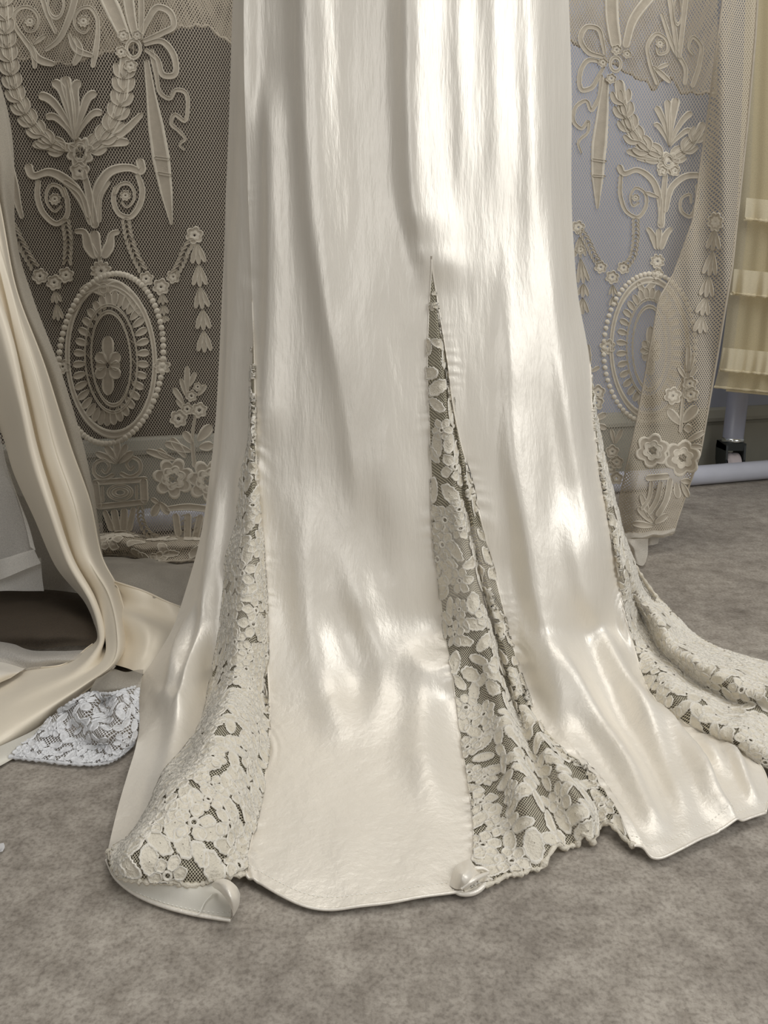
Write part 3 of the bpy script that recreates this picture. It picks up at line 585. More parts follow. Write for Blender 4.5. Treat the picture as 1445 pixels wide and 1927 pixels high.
class Motif:
    """corded lace motif: strokes and petals laid on a sheet"""
    k = 0
    def __init__(s, sheet): s.sh = sheet; s.v = []; s.f = []; s.c = []; s.layer = 0
    def _add(s, px, py, h, f, cd=None):
        s.c += cd if cd is not None else [0] * len(f)
        s.layer += 1; i = sum(len(a) for a in s.v); s.v.append(s.sh.P(np.array(px), np.array(py), np.array(h) + .0012 + .00025 * (s.layer % 9))); s.f += [tuple(a + i for a in q) for q in f]; return s
    def stroke(s, path, w, n=None, cord=.0020):
        path = np.asarray(path, float); d = np.concatenate([[0], np.cumsum(np.hypot(*np.diff(path, axis=0).T))])
        n = n or int(max(10, min(70, d[-1] / 3.2))); L = d[-1]; q = np.concatenate([[0, .04, .12], np.linspace(.25, max(.5, L / 3), n), [max(.5, L / 3)]])[:0]
        s0 = np.linspace(0, math.pi, n); q = L * (.35 * (1 - np.cos(s0)) / 2 + .65 * np.linspace(0, 1, n)); c = hermite(d, path, q)
        w = np.interp(q / L, np.linspace(0, 1, len(np.atleast_1d(w))), np.atleast_1d(w).astype(float)) if np.ndim(w) else np.full(n, float(w))
        rr = np.maximum(w / 2, .5); e_ = np.minimum(q, L - q); w = w * np.sqrt(np.clip(1 - (1 - np.clip(e_ / rr, 0, 1)) ** 2, .02, 1))
        t = np.gradient(c, axis=0); t /= np.linalg.norm(t, axis=1)[:, None] + 1e-9; nn = np.stack([-t[:, 1], t[:, 0]], 1)
        off = np.array([-1, -.84, -.66, 0, .66, .84, 1]); hh = np.array([0, cord, .0006, .0009, .0006, cord, 0])
        px = (c[:, None, 0] + nn[:, None, 0] * off * w[:, None] / 2).ravel(); py = (c[:, None, 1] + nn[:, None, 1] * off * w[:, None] / 2).ravel()
        f = [(i*7+k, i*7+k+1, (i+1)*7+k+1, (i+1)*7+k) for i in range(n - 1) for k in range(6)]
        return s._add(px, py, np.tile(hh, n), f, [1, 1, 0, 0, 1, 1] * (n - 1))
    def leaf(s, a, b, w, bend=0):
        a = np.array(a, float); b = np.array(b, float); m = (a + b) / 2 + bend * np.array([-(b - a)[1], (b - a)[0]])
        return s.stroke([a, m, b], [w * .3, w * .75, w, w * .95, w * .6], 14)
    def polar(s, c, rx, ry, rf, rings, hs, seg, rot=0):
        v, f = polar(rf, rings, hs, seg); x = v[:, 0] * rx; y = v[:, 1] * ry; cr, sr = math.cos(rot), math.sin(rot)
        nr = len(rings) - 1; cd = []
        for k in range(nr): cd += [1 if max(hs[k], hs[k + 1]) >= .002 else 0] * seg
        return s._add(c[0] + x * cr - y * sr, c[1] + x * sr + y * cr, v[:, 2], f, cd)
    def flower(s, c, r, petals=6, ry=None, hole=.14, rot=.3):
        return s.polar(c, r, ry or r, lambda a: .68 + .32 * abs(math.cos(petals * (a + rot) / 2)) ** .7, [hole, hole + .14, .55, .84, .94, 1], [.0004, .002, .0006, .0008, .0024, 0], petals * 6)
    def ring(s, c, rx, ry, w, rot=0, wave=0, nw=0, seg=72):
        m = (rx + ry) / 2; t = w / 2 / m
        return s.polar(c, rx, ry, lambda a: 1 + wave * math.sin(nw * a), [1 - t, 1 - .8 * t, 1 - .4 * t, 1 + .4 * t, 1 + .8 * t, 1 + t], [0, .002, .0007, .0007, .002, 0], seg, rot)
    def build(s, name, parent, m='cthread'):
        me_ = mesh(name, np.concatenate(s.v), s.f); me_['cord'] = s.c; return link(name, me_, m, parent)
def leaves(sheet, items, parent, name='leaf'):
    for it in items: Motif(sheet).leaf(*it).build(name, parent)
def swag(sheet, path, parent, size=9, name='swag'):
    path = np.asarray(path, float); d = np.concatenate([[0], np.cumsum(np.hypot(*np.diff(path, axis=0).T))])
    c = hermite(d, path, np.arange(0, d[-1], size * .95)); mo = Motif(sheet)
    for i in range(len(c) - 1):
        t = c[i+1] - c[i]; t /= np.linalg.norm(t) + 1e-9; n = np.array([-t[1], t[0]])
        for sg in (-1, 1): mo.leaf(c[i], c[i] + t * size * 1.2 + n * sg * size * .75, size * .62, .15 * sg)
    return mo.build(name, parent)
def bells(sheet, pts, parent, size=15, name='bellflower_drop'):
    pts = np.asarray(pts, float); mo = Motif(sheet)
    for i in range(len(pts) - 1):
        a, b = pts[i], pts[i+1]; t = (b - a) / np.linalg.norm(b - a); n = np.array([-t[1], t[0]])
        for k in (-.75, 0, .75): mo.leaf(a, b + n * size * k - t * abs(k) * 4, size * .62)
    return mo.build(name, parent)

fL = lambda X, Z: .010 * np.sin(X * 17 + .6) + .006 * np.sin(X * 41 + Z * 1.5) + .004 * np.sin(Z * 6 + X * 9)
shL = Sheet(1.55, fL)
curL = root('lace_curtain', 'ivory corded lace curtain with bow, swags and oval medallion over the dark wall', 'curtain')
sheet_net(shL, [(-60, -400), (-60, 1030)], [(470, -400), (470, 1030)], -400, 1024, 140, 70).build('net', 'cnet', curL)
def mo(): return Motif(shL)
P_ = curL
# upper scrolls with lattice opening
m = mo().stroke([(66, 130), (62, 100), (45, 74), (29, 50), (27, 26), (42, 14), (62, 18), (73, 38), (64, 58), (50, 58), (43, 45)], [9, 12, 11, 9, 8, 8, 7, 6, 5, 4]); m.flower((56, 40), 11, 8); m.build('scroll', P_)
m = mo().stroke([(174, 128), (181, 90), (184, 60), (181, 30), (168, 14), (150, 18), (140, 36), (146, 56), (159, 62), (170, 50)], [9, 12, 11, 9, 8, 8, 7, 6, 5, 4]); m.flower((157, 40), 12, 8); m.build('scroll', P_)
mo().leaf((56, 80), (104, 122), 16, .2).build('leaf', P_); mo().leaf((62, 84), (86, 66), 10).build('leaf', P_); mo().leaf((140, 68), (138, 124), 15, -.2).build('leaf', P_); mo().leaf((128, 60), (176, 106), 13, .2).build('leaf', P_)
m = mo().stroke([(74, -20), (92, 34), (106, 64)], [10, 10, 6]).stroke([(146, -20), (128, 40), (108, 78), (84, 96)], [14, 13, 12, 8]).ring((105, 8), 15, 26, 7); m.build('strapwork', P_)
# leaf garlands
def garland(sheet, path, parent, w=26, name='leaf_garland', step=26):
    path = np.asarray(path, float); d = np.concatenate([[0], np.cumsum(np.hypot(*np.diff(path, axis=0).T))]); q = np.arange(0, d[-1], step); c = hermite(d, path, q); mm = Motif(sheet)
    mm.stroke(path, w * .8)
    for i in range(len(c) - 1):
        t = c[i+1] - c[i]; t /= np.linalg.norm(t) + 1e-9; n = np.array([-t[1], t[0]])
        for sg in (-1, 1): mm.leaf(c[i] - n * sg * w * .1, c[i] + t * step * 1.1 + n * sg * w * .62, w * .5, .2 * sg)
        mm.leaf(c[i], c[i] + t * step * 1.1, w * .45)
    return mm.build(name, parent)
garland(shL, [(122, 284), (90, 268), (62, 236), (36, 196), (20, 140), (12, 80), (6, 10), (4, -40)], P_, 24)
garland(shL, [(168, 284), (196, 258), (216, 226), (230, 180), (234, 130), (238, 100)], P_, 28)
mo().leaf((150, 284), (60, 272), 22, .05).build('leaf', P_); mo().leaf((158, 284), (244, 268), 22, -.1).build('leaf', P_); mo().leaf((165, 275), (270, 212), 16, .1).build('leaf', P_)
m = mo().stroke([(240, 82), (222, 40), (190, -30)], [20, 30, 30]).stroke([(258, 78), (248, 40), (238, -30)], [12, 20, 24]).stroke([(264, 76), (266, 30), (264, -30)], [10, 12, 12]); m.build('quiver', P_)
# palmette
m = mo()
for tip, bd, w_ in (((78, 172), .22, 13), ((92, 214), .3, 11), ((104, 146), .12, 14), ((123, 143), 0, 16), ((146, 146), -.12, 14), ((176, 168), -.24, 13), ((186, 206), -.3, 11)): m.stroke([(141, 264), (141 + (tip[0] - 141) * .35, 264 + (tip[1] - 264) * .5), (141 + (tip[0] - 141) * .95, 264 + (tip[1] - 264) * .9), (tip[0] + (6 if tip[0] > 124 else -6) * (tip[0] != 123), tip[1] + 8 * (tip[0] != 123))], [5, 9, w_, w_ * 1.3, w_ * 1.4])
m.leaf((141, 268), (124, 150), 9); m.build('palmette', P_)
m = mo().flower((151, 287), 27, 8, 32, .34).ring((151, 287), 11, 16, 6).stroke([(151, 272), (151, 302)], 2).stroke([(141, 280), (161, 294)], 2).stroke([(161, 280), (141, 294)], 2); m.build('rosette', P_)
m = mo().flower((150, 322), 20, 5).stroke([(156, 318), (164, 350), (172, 390), (180, 430)], [10, 14, 16, 18]); m.build('stem', P_)
m = mo().stroke([(52, 308), (60, 330), (92, 324), (128, 342), (152, 372), (172, 424)], [18, 14, 18, 20, 16, 10]).stroke([(72, 338), (71, 374), (82, 402), (108, 421), (124, 410), (127, 380), (118, 352)], [10, 12, 12, 11, 10, 10, 10])
m.stroke([(120, 340), (150, 362), (168, 410)], 10).stroke([(122, 372), (112, 352), (98, 348), (88, 362), (90, 385), (104, 398), (116, 386)], [8, 8, 7, 6, 5, 5]).flower((103, 375), 12, 8); m.build('scroll', P_)
m = mo().stroke([(262, 298), (266, 322), (244, 316), (206, 324), (186, 352), (180, 424)], [18, 14, 18, 20, 16, 10]).stroke([(258, 326), (268, 362), (260, 392), (244, 409), (226, 404), (214, 380), (218, 350)], [10, 12, 12, 11, 10, 10, 10])
m.stroke([(206, 340), (190, 368), (186, 420)], 10).stroke([(216, 366), (226, 348), (242, 346), (252, 360), (250, 380), (238, 390), (228, 378)], [8, 8, 7, 6, 5, 5]).flower((236, 368), 11, 8); m.build('scroll', P_)
m = mo().stroke([(140, 436), (156, 436), (166, 462), (182, 486)], [10, 14, 22, 16]).stroke([(226, 436), (212, 440), (206, 462), (194, 486)], [10, 14, 22, 16]).stroke([(176, 434), (186, 486)], [24, 14]); m.build('tulip', P_)
mo().flower((190, 510), 21, 10).stroke([(187, 482), (189, 500)], 8).build('rosette', P_)
# bow
m = mo().stroke([(262, 78), (276, 42), (298, 14), (318, 22), (326, 50), (306, 62), (268, 78)], [7, 12, 14, 13, 12, 12, 8]).stroke([(270, 84), (304, 78), (328, 108), (327, 142), (308, 142), (296, 112), (272, 92)], [8, 12, 13, 12, 12, 10, 8])
m.ring((251, 92), 13, 17, 8).flower((232, 66), 12, 6).flower((258, 66), 10, 6).flower((228, 98), 12, 6).flower((246, 124), 14, 6).stroke([(251, 80), (251, 104)], 2).stroke([(242, 88), (260, 97)], 2); m.build('bow', P_)
mo().stroke([(284, 92), (294, 140), (304, 178), (320, 186), (330, 170), (346, 172), (353, 206), (348, 228), (328, 216), (322, 232), (338, 248), (348, 262), (338, 272), (348, 284)], [10, 10, 9, 8, 8, 8, 9, 8, 8, 8, 8, 7, 6, 4]).build('ribbon_tail', P_)
m = mo().stroke([(275, 112), (286, 190), (300, 280), (308, 330), (316, 380), (323, 424)], [10, 18, 30, 34, 24, 5]).stroke([(290, 296), (320, 300)], 6).stroke([(296, 325), (324, 330)], 6); m.build('ribbon_tail', P_)
mo().stroke([(-4, 200), (12, 300), (26, 350), (34, 385), (42, 412)], [22, 26, 22, 18, 8]).build('ribbon_tail', P_)
# swags
swag(shL, [(236, 410), (242, 446), (254, 480), (270, 512)], P_, 10); swag(shL, [(365, 450), (350, 470), (340, 496), (328, 516)], P_, 10)
for c, r in (((275, 525), 15), ((303, 540), 17), ((326, 521), 14), ((366, 443), 18)): mo().flower(c, r, 6).build('blossom', P_)
bells(shL, [(305, 552), (307, 574), (309, 594), (310, 608)], P_, 11); bells(shL, [(370, 458), (374, 498), (376, 540), (381, 582), (383, 622), (385, 664)], P_, 17)
swag(shL, [(122, 412), (128, 450), (126, 500)], P_, 10); swag(shL, [(20, 420), (45, 470), (66, 505)], P_, 10)
for c, r in (((75, 520), 16), ((102, 532), 16), ((124, 518), 16)): mo().flower(c, r, 6).build('blossom', P_)
bells(shL, [(104, 548), (107, 572), (110, 604)], P_, 12)
# medallion
MC, MR = (209, 675), .06
m = mo()
for k in range(84):
    a = 2 * math.pi * k / 84; x, y = 98 * math.cos(a), 160 * math.sin(a); m.polar((MC[0] + x - y * MR, MC[1] + y), 6, 6, lambda a: 1, [.1, .7, 1], [.002, .002, 0], 8)
m.build('medallion_beading', P_)
mo().ring(MC, 82, 143, 13, -MR).build('medallion_ring', P_)
m = mo()
for k in range(34):
    a = 2 * math.pi * (k + .5) / 34; c, s_ = math.cos(a), math.sin(a)
    m.leaf((MC[0] + 47 * c - 100 * s_ * MR, MC[1] + 98 * s_), (MC[0] + 72 * c - 126 * s_ * MR, MC[1] + 127 * s_), 15)
m.ring(MC, 49, 101, 5, -MR); m.build('pleated_frill', P_)
mo().ring(MC, 37, 88, 6, -MR).build('medallion_ring', P_)
m = mo()
for k in range(16):
    a = 2 * math.pi * k / 16; mo().stroke([(MC[0] + 39 * math.cos(a), MC[1] + 90 * math.sin(a)), (MC[0] + 47 * math.cos(a + .1), MC[1] + 100 * math.sin(a + .1))], 2.2).build('lattice_bar', P_)
m = mo()
for k in range(8):
    a = 2 * math.pi * k / 8 + math.pi / 2; L = 56 if k % 4 == 0 else (30 if k % 2 == 0 else 40); c, s_ = math.cos(a), math.sin(a)
    m.leaf((203 + 5 * c, 688 + 7 * s_), (203 + L * c * .78, 688 + L * s_ * (1 if k % 4 == 0 else .8)), 24)
m.ring((203, 688), 5, 8, 4); m.build('medallion_flower', P_)
m = mo().stroke([(150, 552), (172, 540), (196, 548), (216, 538), (244, 556)], [14, 20, 18, 20, 14]).ring((195, 545), 8, 9, 5).leaf((160, 556), (132, 590), 10).leaf((236, 552), (268, 596), 12); m.build('crest', P_)
mo().flower((305, 690), 17, 7).build('rosette', P_); mo().flower((118, 690), 15, 7).build('rosette', P_)
# pedestal and urn
m = mo()
for tip in ((180, 852), (198, 838), (219, 824), (238, 836), (250, 850)): m.leaf((222, 872), tip, 15)
m.build('palmette', P_)
mo().stroke([(215, 892), (194, 902), (178, 892), (180, 872), (196, 866), (206, 878), (198, 890), (190, 882)], [9, 9, 8, 8, 7, 6, 5]).build('scroll', P_)
mo().stroke([(225, 890), (246, 898), (264, 886), (262, 868), (248, 861), (238, 872), (246, 884), (253, 876)], [9, 9, 8, 8, 7, 6, 5]).build('scroll', P_)
m = mo().stroke([(174, 908), (278, 902)], 12).stroke([(182, 954), (278, 944)], 12).stroke([(179, 905), (186, 958)], 14).stroke([(270, 900), (272, 948)], 16).ring((226, 927), 22, 14, 6).ring((226, 927), 12, 7, 8).stroke([(192, 914), (194, 946)], 6).stroke([(257, 912), (257, 940)], 6); m.build('pedestal', P_)
m = mo().stroke([(196, 960), (212, 1000)], [10, 14]).stroke([(214, 958), (222, 1002)], [14, 16]).stroke([(234, 956), (232, 1002)], [14, 16]).stroke([(252, 954), (242, 1000)], [10, 14]).stroke([(198, 1014), (222, 1004), (262, 1012)], [8, 12, 8]); m.build('urn', P_)
swag(shL, [(264, 950), (266, 980), (284, 1008), (300, 1014)], P_, 8)
# bouquet
mo().stroke([(368, 780), (362, 820), (366, 880)], [6, 7, 9]).build('stem', P_)
for a, b, w_ in (((352, 742), (352, 688), 12), ((356, 728), (368, 700), 11), ((350, 745), (340, 712), 10), ((346, 760), (326, 730), 12), ((345, 770), (332, 752), 9), ((372, 745), (388, 724), 11), ((360, 850), (310, 834), 18), ((350, 862), (322, 824), 17), ((362, 835), (345, 812), 16), ((372, 830), (398, 800), 22), ((374, 842), (402, 838), 20), ((330, 866), (275, 848), 15), ((318, 862), (296, 845), 12)): mo().leaf(a, b, w_).build('leaf', P_)
for c, r, h in (((336, 788), 18, .2), ((352, 770), 13, .2), ((375, 772), 16, .2), ((326, 900), 40, .26), ((392, 905), 42, .24), ((360, 745), 12, .2), ((372, 728), 9, .2)):
    m = mo().flower(c, r, 6 if r < 30 else 7, None, h)
    if r > 30: m.flower(c, r * .62, 6, None, .36); m.stroke([(c[0] - 9, c[1] - 6), (c[0] + 9, c[1] + 7)], 2.5).stroke([(c[0] + 8, c[1] - 7), (c[0] - 8, c[1] + 7)], 2.5)
    m.build('blossom', P_)
mo().leaf((300, 945), (286, 972), 16).build('leaf', P_); mo().leaf((300, 945), (318, 968), 15).build('leaf', P_); mo().leaf((300, 948), (284, 938), 10).build('leaf', P_)
m = mo().stroke([(312, 958), (350, 954), (404, 960)], [10, 14, 12]).stroke([(330, 966), (336, 1010)], 14).stroke([(354, 966), (352, 1016)], 14).stroke([(378, 968), (366, 1020)], 14).stroke([(398, 968), (384, 1020)], 14)
for k in range(4): m.stroke([(340, 972 + k * 10), (350, 968 + k * 10)], 2.5).stroke([(362, 976 + k * 10), (372, 972 + k * 10)], 2.5)
m.build('basket', P_)
# puddled foot of the curtain
pd = [[(150, 1008, .022), (220, 1004, .024), (290, 1006, .022), (360, 1010, .022), (440, 1012, .022)], [(150, 1024, .035), (215, 1014, .04), (280, 1026, .034), (350, 1020, .04), (440, 1026, .03)],
      [(150, 1040, .02), (225, 1034, .022), (290, 1046, .016), (360, 1040, .02), (440, 1050, .016)], [(150, 1046, .006), (230, 1044, .006), (300, 1058, .006), (370, 1054, .006), (440, 1064, .006)]]
pP = Patch(net_of(pd, 24, 70)); px_, py_ = project(pP.P); pP.P[..., 2] += np.maximum(-.004, .006 * noise(px_ / 9, py_ / 9, 91)); pP.P = keep_up(pP.P, .004)
pud = pP.build('puddled_hem', 'cnet2', curL); lace_fill(pP, pud, .55, .022, 92, 'cthread', 26, names=('blossom', 'leaf')); edge_cord(pP.P[-1], .003, 'cthread', pud)
# second thickness at the top with a scalloped edge
def valance(sheet, edge, parent, x0, x1):
    xs = np.linspace(x0, x1, 120); e = np.array(edge, float); ye = np.interp(xs, e[:, 0], e[:, 1]) + 5 * np.abs(np.sin(xs / 9)); v = np.linspace(0, 1, 16)
    PY = -400 + (ye[None, :] + 400) * v[:, None]; p = Patch(sheet.P(np.repeat(xs[None, :], 16, 0), PY)); o = p.build('valance', 'cnet2', parent)
    edge_cord(p.P[-1], .0022, 'cthread', o); return p
valance(Sheet(1.60, fL), [(-60, 108), (50, 108), (130, 118), (200, 96), (310, 62), (340, 48), (390, 45), (420, 70), (470, 95)], curL, -60, 470)

# ---- right-hand curtain
fR = lambda X, Z: .010 * np.sin(X * 15 + 1.0) + .006 * np.sin(X * 33 + Z * 2)
shR = Sheet(1.57, fR)
curR = root('lace_curtain', 'folded ivory corded lace curtain hanging before the pale blue wall', 'curtain')
foldl = [(1395, -400), (1360, -60), (1360, 0), (1347, 100), (1332, 214), (1318, 314), (1304, 414), (1268, 514), (1240, 562), (1209, 733), (1199, 789), (1166, 936), (1160, 1010)]
edger = [(1445, -400), (1428, -60), (1425, 0), (1421, 71), (1407, 228), (1390, 385), (1378, 500), (1349, 674), (1318, 852), (1274, 979), (1266, 1008)]
sheet_net(shR, [(1040, -400), (1040, 1024)], [(p[0] + 26, p[1]) for p in foldl], -400, 1010, 140, 40).build('net', 'cnet', curR)
fF = lambda X, Z: .016 * np.sin((X + .1 * Z) * 42) + .008 * np.sin((X + .15 * Z) * 90 + 1)
shF = Sheet(1.535, fF)
pF = sheet_net(shF, foldl, edger, -400, 1004, 140, 40); flap = pF.build('folded_edge', 'cnet2', curR)
link('selvedge', tube_mesh('selvedge', pF.P[:, -1], .0022, 6), 'cthread', curR); link('selvedge', tube_mesh('selvedge', pF.P[:, 0], .0016, 6), 'cthread', curR)
P_ = curR
def mo(): return Motif(shR)
m = mo().stroke([(1136, 108), (1106, 98), (1092, 72), (1104, 51), (1124, 54), (1134, 82), (1138, 104)], [7, 11, 11, 11, 10, 9, 7]).stroke([(1136, 118), (1106, 114), (1092, 136), (1096, 170), (1112, 166), (1126, 144), (1137, 124)], [7, 10, 10, 10, 10, 8, 7]).ring((1158, 121), 10, 13, 7).flower((1134, 118), 10, 6).flower((1160, 94), 11, 6).flower((1180, 102), 9, 6).flower((1150, 148), 11, 6); m.build('bow', P_)
mo().stroke([(1132, 140), (1124, 190), (1112, 208), (1103, 190), (1086, 198), (1081, 232), (1094, 242), (1107, 228), (1106, 248), (1088, 268), (1094, 290)], [8, 8, 8, 8, 8, 8, 8, 7, 6, 6, 4]).build('ribbon_tail', P_)
mo().stroke([(1140, 146), (1133, 220), (1126, 290), (1124, 345), (1124, 394)], [12, 22, 30, 24, 5]).stroke([(1112, 300), (1142, 304)], 6).stroke([(1114, 330), (1140, 332)], 5).build('ribbon_tail', P_)
m = mo().stroke([(1160, 92), (1152, 40), (1150, -30)], [22, 26, 26]).stroke([(1176, 90), (1190, 40), (1226, -10)], [14, 18, 20]); m.build('quiver', P_)
garland(shR, [(1246, 296), (1216, 282), (1190, 250), (1172, 200), (1164, 150)], P_, 26); garland(shR, [(1262, 300), (1290, 282), (1314, 250), (1324, 230)], P_, 20)
mo().leaf((1246, 300), (1178, 284), 18).build('leaf', P_); mo().leaf((1250, 306), (1196, 296), 14).build('leaf', P_)
m = mo().stroke([(1237, 160), (1222, 116), (1219, 84), (1236, 64), (1254, 76), (1254, 98), (1240, 102), (1235, 86)], [8, 9, 8, 8, 7, 6, 5]).flower((1242, 82), 9, 8).leaf((1228, 124), (1262, 156), 12).leaf((1234, 130), (1258, 120), 9); m.build('scroll', P_)
m = mo().stroke([(1288, 160), (1290, 132), (1268, 92), (1244, 24)], [8, 9, 9, 8]).stroke([(1258, -20), (1276, 110)], [12, 8]).stroke([(1292, -20), (1278, 110)], [12, 8]).ring((1275, 20), 7, 26, 5); m.build('strapwork', P_)
mo().stroke([(1302, 165), (1316, 120), (1318, 84), (1304, 70), (1296, 90), (1306, 104)], [10, 10, 9, 8, 6, 5]).build('scroll', P_)
m = mo()
for tip, bd, w_ in (((1234, 194), .2, 10), ((1231, 232), .3, 9), ((1256, 182), .08, 11), ((1272, 178), 0, 13), ((1302, 206), -.2, 10), ((1300, 244), -.3, 9)): m.stroke([(1260, 276), (1260 + (tip[0] - 1260) * .35, 276 + (tip[1] - 276) * .5), (1260 + (tip[0] - 1260) * .95, 276 + (tip[1] - 276) * .9), (tip[0], tip[1] + 6)], [4, 7, w_, w_ * 1.3, w_ * 1.4])
m.build('palmette', P_)
mo().flower((1258, 308), 24, 8).flower((1246, 322), 11, 5).flower((1270, 322), 11, 5).ring((1258, 302), 8, 10, 5).build('rosette', P_)
mo().stroke([(1252, 326), (1248, 370), (1243, 430)], [10, 12, 15]).build('stem', P_)
m = mo().stroke([(1164, 310), (1172, 326), (1198, 320), (1226, 338), (1240, 372), (1243, 424)], [14, 10, 13, 14, 11, 8]).stroke([(1168, 328), (1168, 372), (1180, 400), (1200, 409), (1214, 392), (1212, 362), (1196, 354), (1186, 370), (1192, 388), (1203, 380)], [8, 9, 9, 8, 8, 7, 6, 5, 5]).flower((1196, 372), 8, 8).leaf((1240, 372), (1214, 362), 9); m.build('scroll', P_)
m = mo().stroke([(1318, 330), (1290, 332), (1266, 350), (1252, 400)], [12, 13, 13, 8]).stroke([(1312, 346), (1310, 385), (1298, 408), (1282, 398), (1284, 372), (1298, 366), (1300, 384)], [8, 8, 8, 7, 6, 5]); m.build('scroll', P_)
mo().stroke([(1217, 428), (1226, 440), (1236, 470)], [9, 15, 10]).stroke([(1264, 428), (1254, 440), (1243, 470)], [9, 15, 10]).stroke([(1240, 430), (1239, 470)], [14, 8]).build('tulip', P_)
mo().flower((1237, 492), 15, 8).flower((1238, 516), 12, 8).build('rosette', P_)
swag(shR, [(1196, 410), (1196, 450), (1188, 488), (1176, 503)], P_, 8); swag(shR, [(1090, 430), (1106, 456), (1118, 482), (1130, 500)], P_, 8)
for c, r in (((1088, 428), 14), ((1130, 503), 13), ((1173, 504), 13), ((1152, 522), 14), ((1092, 470), 10)): mo().flower(c, r, 6).build('blossom', P_)
bells(shR, [(1153, 536), (1154, 558), (1154, 578)], P_, 10); bells(shR, [(1090, 446), (1092, 486), (1098, 534), (1096, 560), (1096, 592)], P_, 14)
MC = (1222, 655)
m = mo()
for k in range(70):
    a = 2 * math.pi * k / 70; m.polar((MC[0] + 86 * math.cos(a) - 140 * math.sin(a) * .02, MC[1] + 140 * math.sin(a)), 5, 5, lambda a: 1, [.1, .7, 1], [.002, .002, 0], 8)
m.build('medallion_beading', P_)
mo().ring(MC, 72, 128, 11).build('medallion_ring', P_)
m = mo()
for k in range(32):
    a = 2 * math.pi * (k + .5) / 32; c, s_ = math.cos(a), math.sin(a); m.leaf((MC[0] + 42 * c, MC[1] + 90 * s_), (MC[0] + 63 * c, MC[1] + 114 * s_), 13)
m.ring(MC, 43, 92, 5); m.build('pleated_frill', P_)
mo().ring(MC, 32, 78, 6).build('medallion_ring', P_)
m = mo()
for k in range(8):
    a = 2 * math.pi * k / 8; L = 46 if k % 4 == 2 else 26; m.leaf((1224, 660), (1224 + L * .75 * math.cos(a), 660 + L * math.sin(a)), 18)
m.build('medallion_flower', P_)
mo().flower((1143, 652), 16, 7).build('rosette', P_); mo().stroke([(1200, 530), (1212, 548), (1232, 530)], [10, 14, 14]).build('crest', P_)
leaves(shR, (((1110, 690), (1106, 648), 10), ((1112, 700), (1128, 690), 9), ((1112, 705), (1098, 690), 9), ((1120, 790), (1140, 778), 13), ((1122, 800), (1142, 806), 13), ((1156, 835), (1150, 808), 9), ((1158, 835), (1170, 808), 10)), P_)
for c, r in (((1125, 738), 15), ((1122, 758), 15), ((1152, 850), 14), ((1160, 870), 14), ((1148, 880), 14), ((1160, 900), 13)): mo().flower(c, r, 5).build('blossom', P_)
# on the folded edge
def mo(): return Motif(shF)
mo().flower((1346, 418), 16, 8, 20, .02).build('blossom', P_); bells(shF, [(1345, 432), (1341, 472), (1334, 520), (1328, 560), (1320, 594), (1317, 628)], P_, 16)
m = mo()
for a, b, w_ in (((1294, 700), (1296, 650), 11), ((1296, 700), (1304, 668), 10), ((1290, 712), (1276, 690), 10), ((1298, 712), (1310, 690), 11), ((1282, 800), (1256, 770), 18), ((1284, 795), (1312, 764), 22), ((1286, 806), (1302, 806), 20), ((1290, 832), (1326, 812), 12), ((1300, 838), (1322, 842), 11), ((1280, 905), (1300, 906), 12), ((1272, 908), (1276, 938), 14), ((1282, 908), (1296, 936), 12), ((1230, 985), (1200, 955), 15), ((1230, 990), (1190, 985), 14), ((1232, 985), (1256, 968), 14), ((1222, 975), (1206, 930), 13)): mo().leaf(a, b, w_).build('leaf', P_)
mo().stroke([(1294, 700), (1284, 760), (1280, 815)], 7).build('stem', P_)
for c, r, h in (((1298, 722), 15, .15), ((1266, 745), 18, .15), ((1300, 742), 16, .15), ((1228, 848), 34, .22), ((1284, 862), 36, .22)):
    m = mo().flower(c, r, 6, None, h)
    if r > 30: m.flower(c, r * .6, 6, None, .36); m.stroke([(c[0] - 7, c[1] - 5), (c[0] + 7, c[1] + 6)], 2.2)
    m.build('blossom', P_)
m = mo().stroke([(1214, 900), (1260, 896)], 13).stroke([(1262, 900), (1252, 945), (1236, 972)], 12).stroke([(1244, 905), (1236, 940), (1220, 968)], 10).stroke([(1226, 905), (1220, 940), (1206, 960)], 8); m.build('basket', P_)
# rolled foot of the fold
ft = [[(1164, 1004, 1.545), (1196, 1000, 1.53), (1230, 998, 1.53), (1262, 994, 1.535), (1272, 990, 1.55)], [(1166, 1018, 1.53), (1196, 1012, 1.50), (1228, 1008, 1.50), (1256, 1004, 1.51), (1270, 1000, 1.53)],
      [(1172, 1028, 1.54), (1196, 1018, 1.51), (1228, 1013, 1.52), (1254, 1010, 1.52), (1266, 1008, 1.54)]]
pQ = Patch(net_of(ft, 14, 60)); px_, py_ = project(pQ.P); pQ.P += np.stack([0 * px_, -.006 * noise(px_ / 6, py_ / 6, 161), .004 * noise(px_ / 7, py_ / 8, 162)], -1); pQ.build('rolled_foot', 'gauze', curR)
f2 = [[(1164, 1016, 1.53), (1180, 1014, 1.50), (1200, 1014, 1.49), (1220, 1012, 1.52)], [(1176, 1030, 1.52), (1188, 1026, 1.47), (1204, 1032, 1.49), (1219, 1030, 1.51)], [(1186, 1046, 1.50), (1194, 1042, 1.47), (1206, 1048, 1.47), (1218, 1046, 1.49)], [(1194, 1058, .006), (1202, 1063, .006), (1210, 1063, .006), (1216, 1058, .006)]]
pQ = Patch(net_of(f2, 24, 24)); px_, py_ = project(pQ.P); pQ.P[..., 1] -= .006 * noise(px_ / 5, py_ / 9, 163); pQ.build('dangling_corner', 'gauze', curR)
pQ = Patch(net_of([[(1212, 1010, 1.56), (1226, 1008, 1.54), (1242, 1006, 1.56)], [(1216, 1027, .008), (1226, 1026, .01), (1238, 1023, .008)]], 8, 14)); pQ.build('dangling_corner', 'gauze', curR)
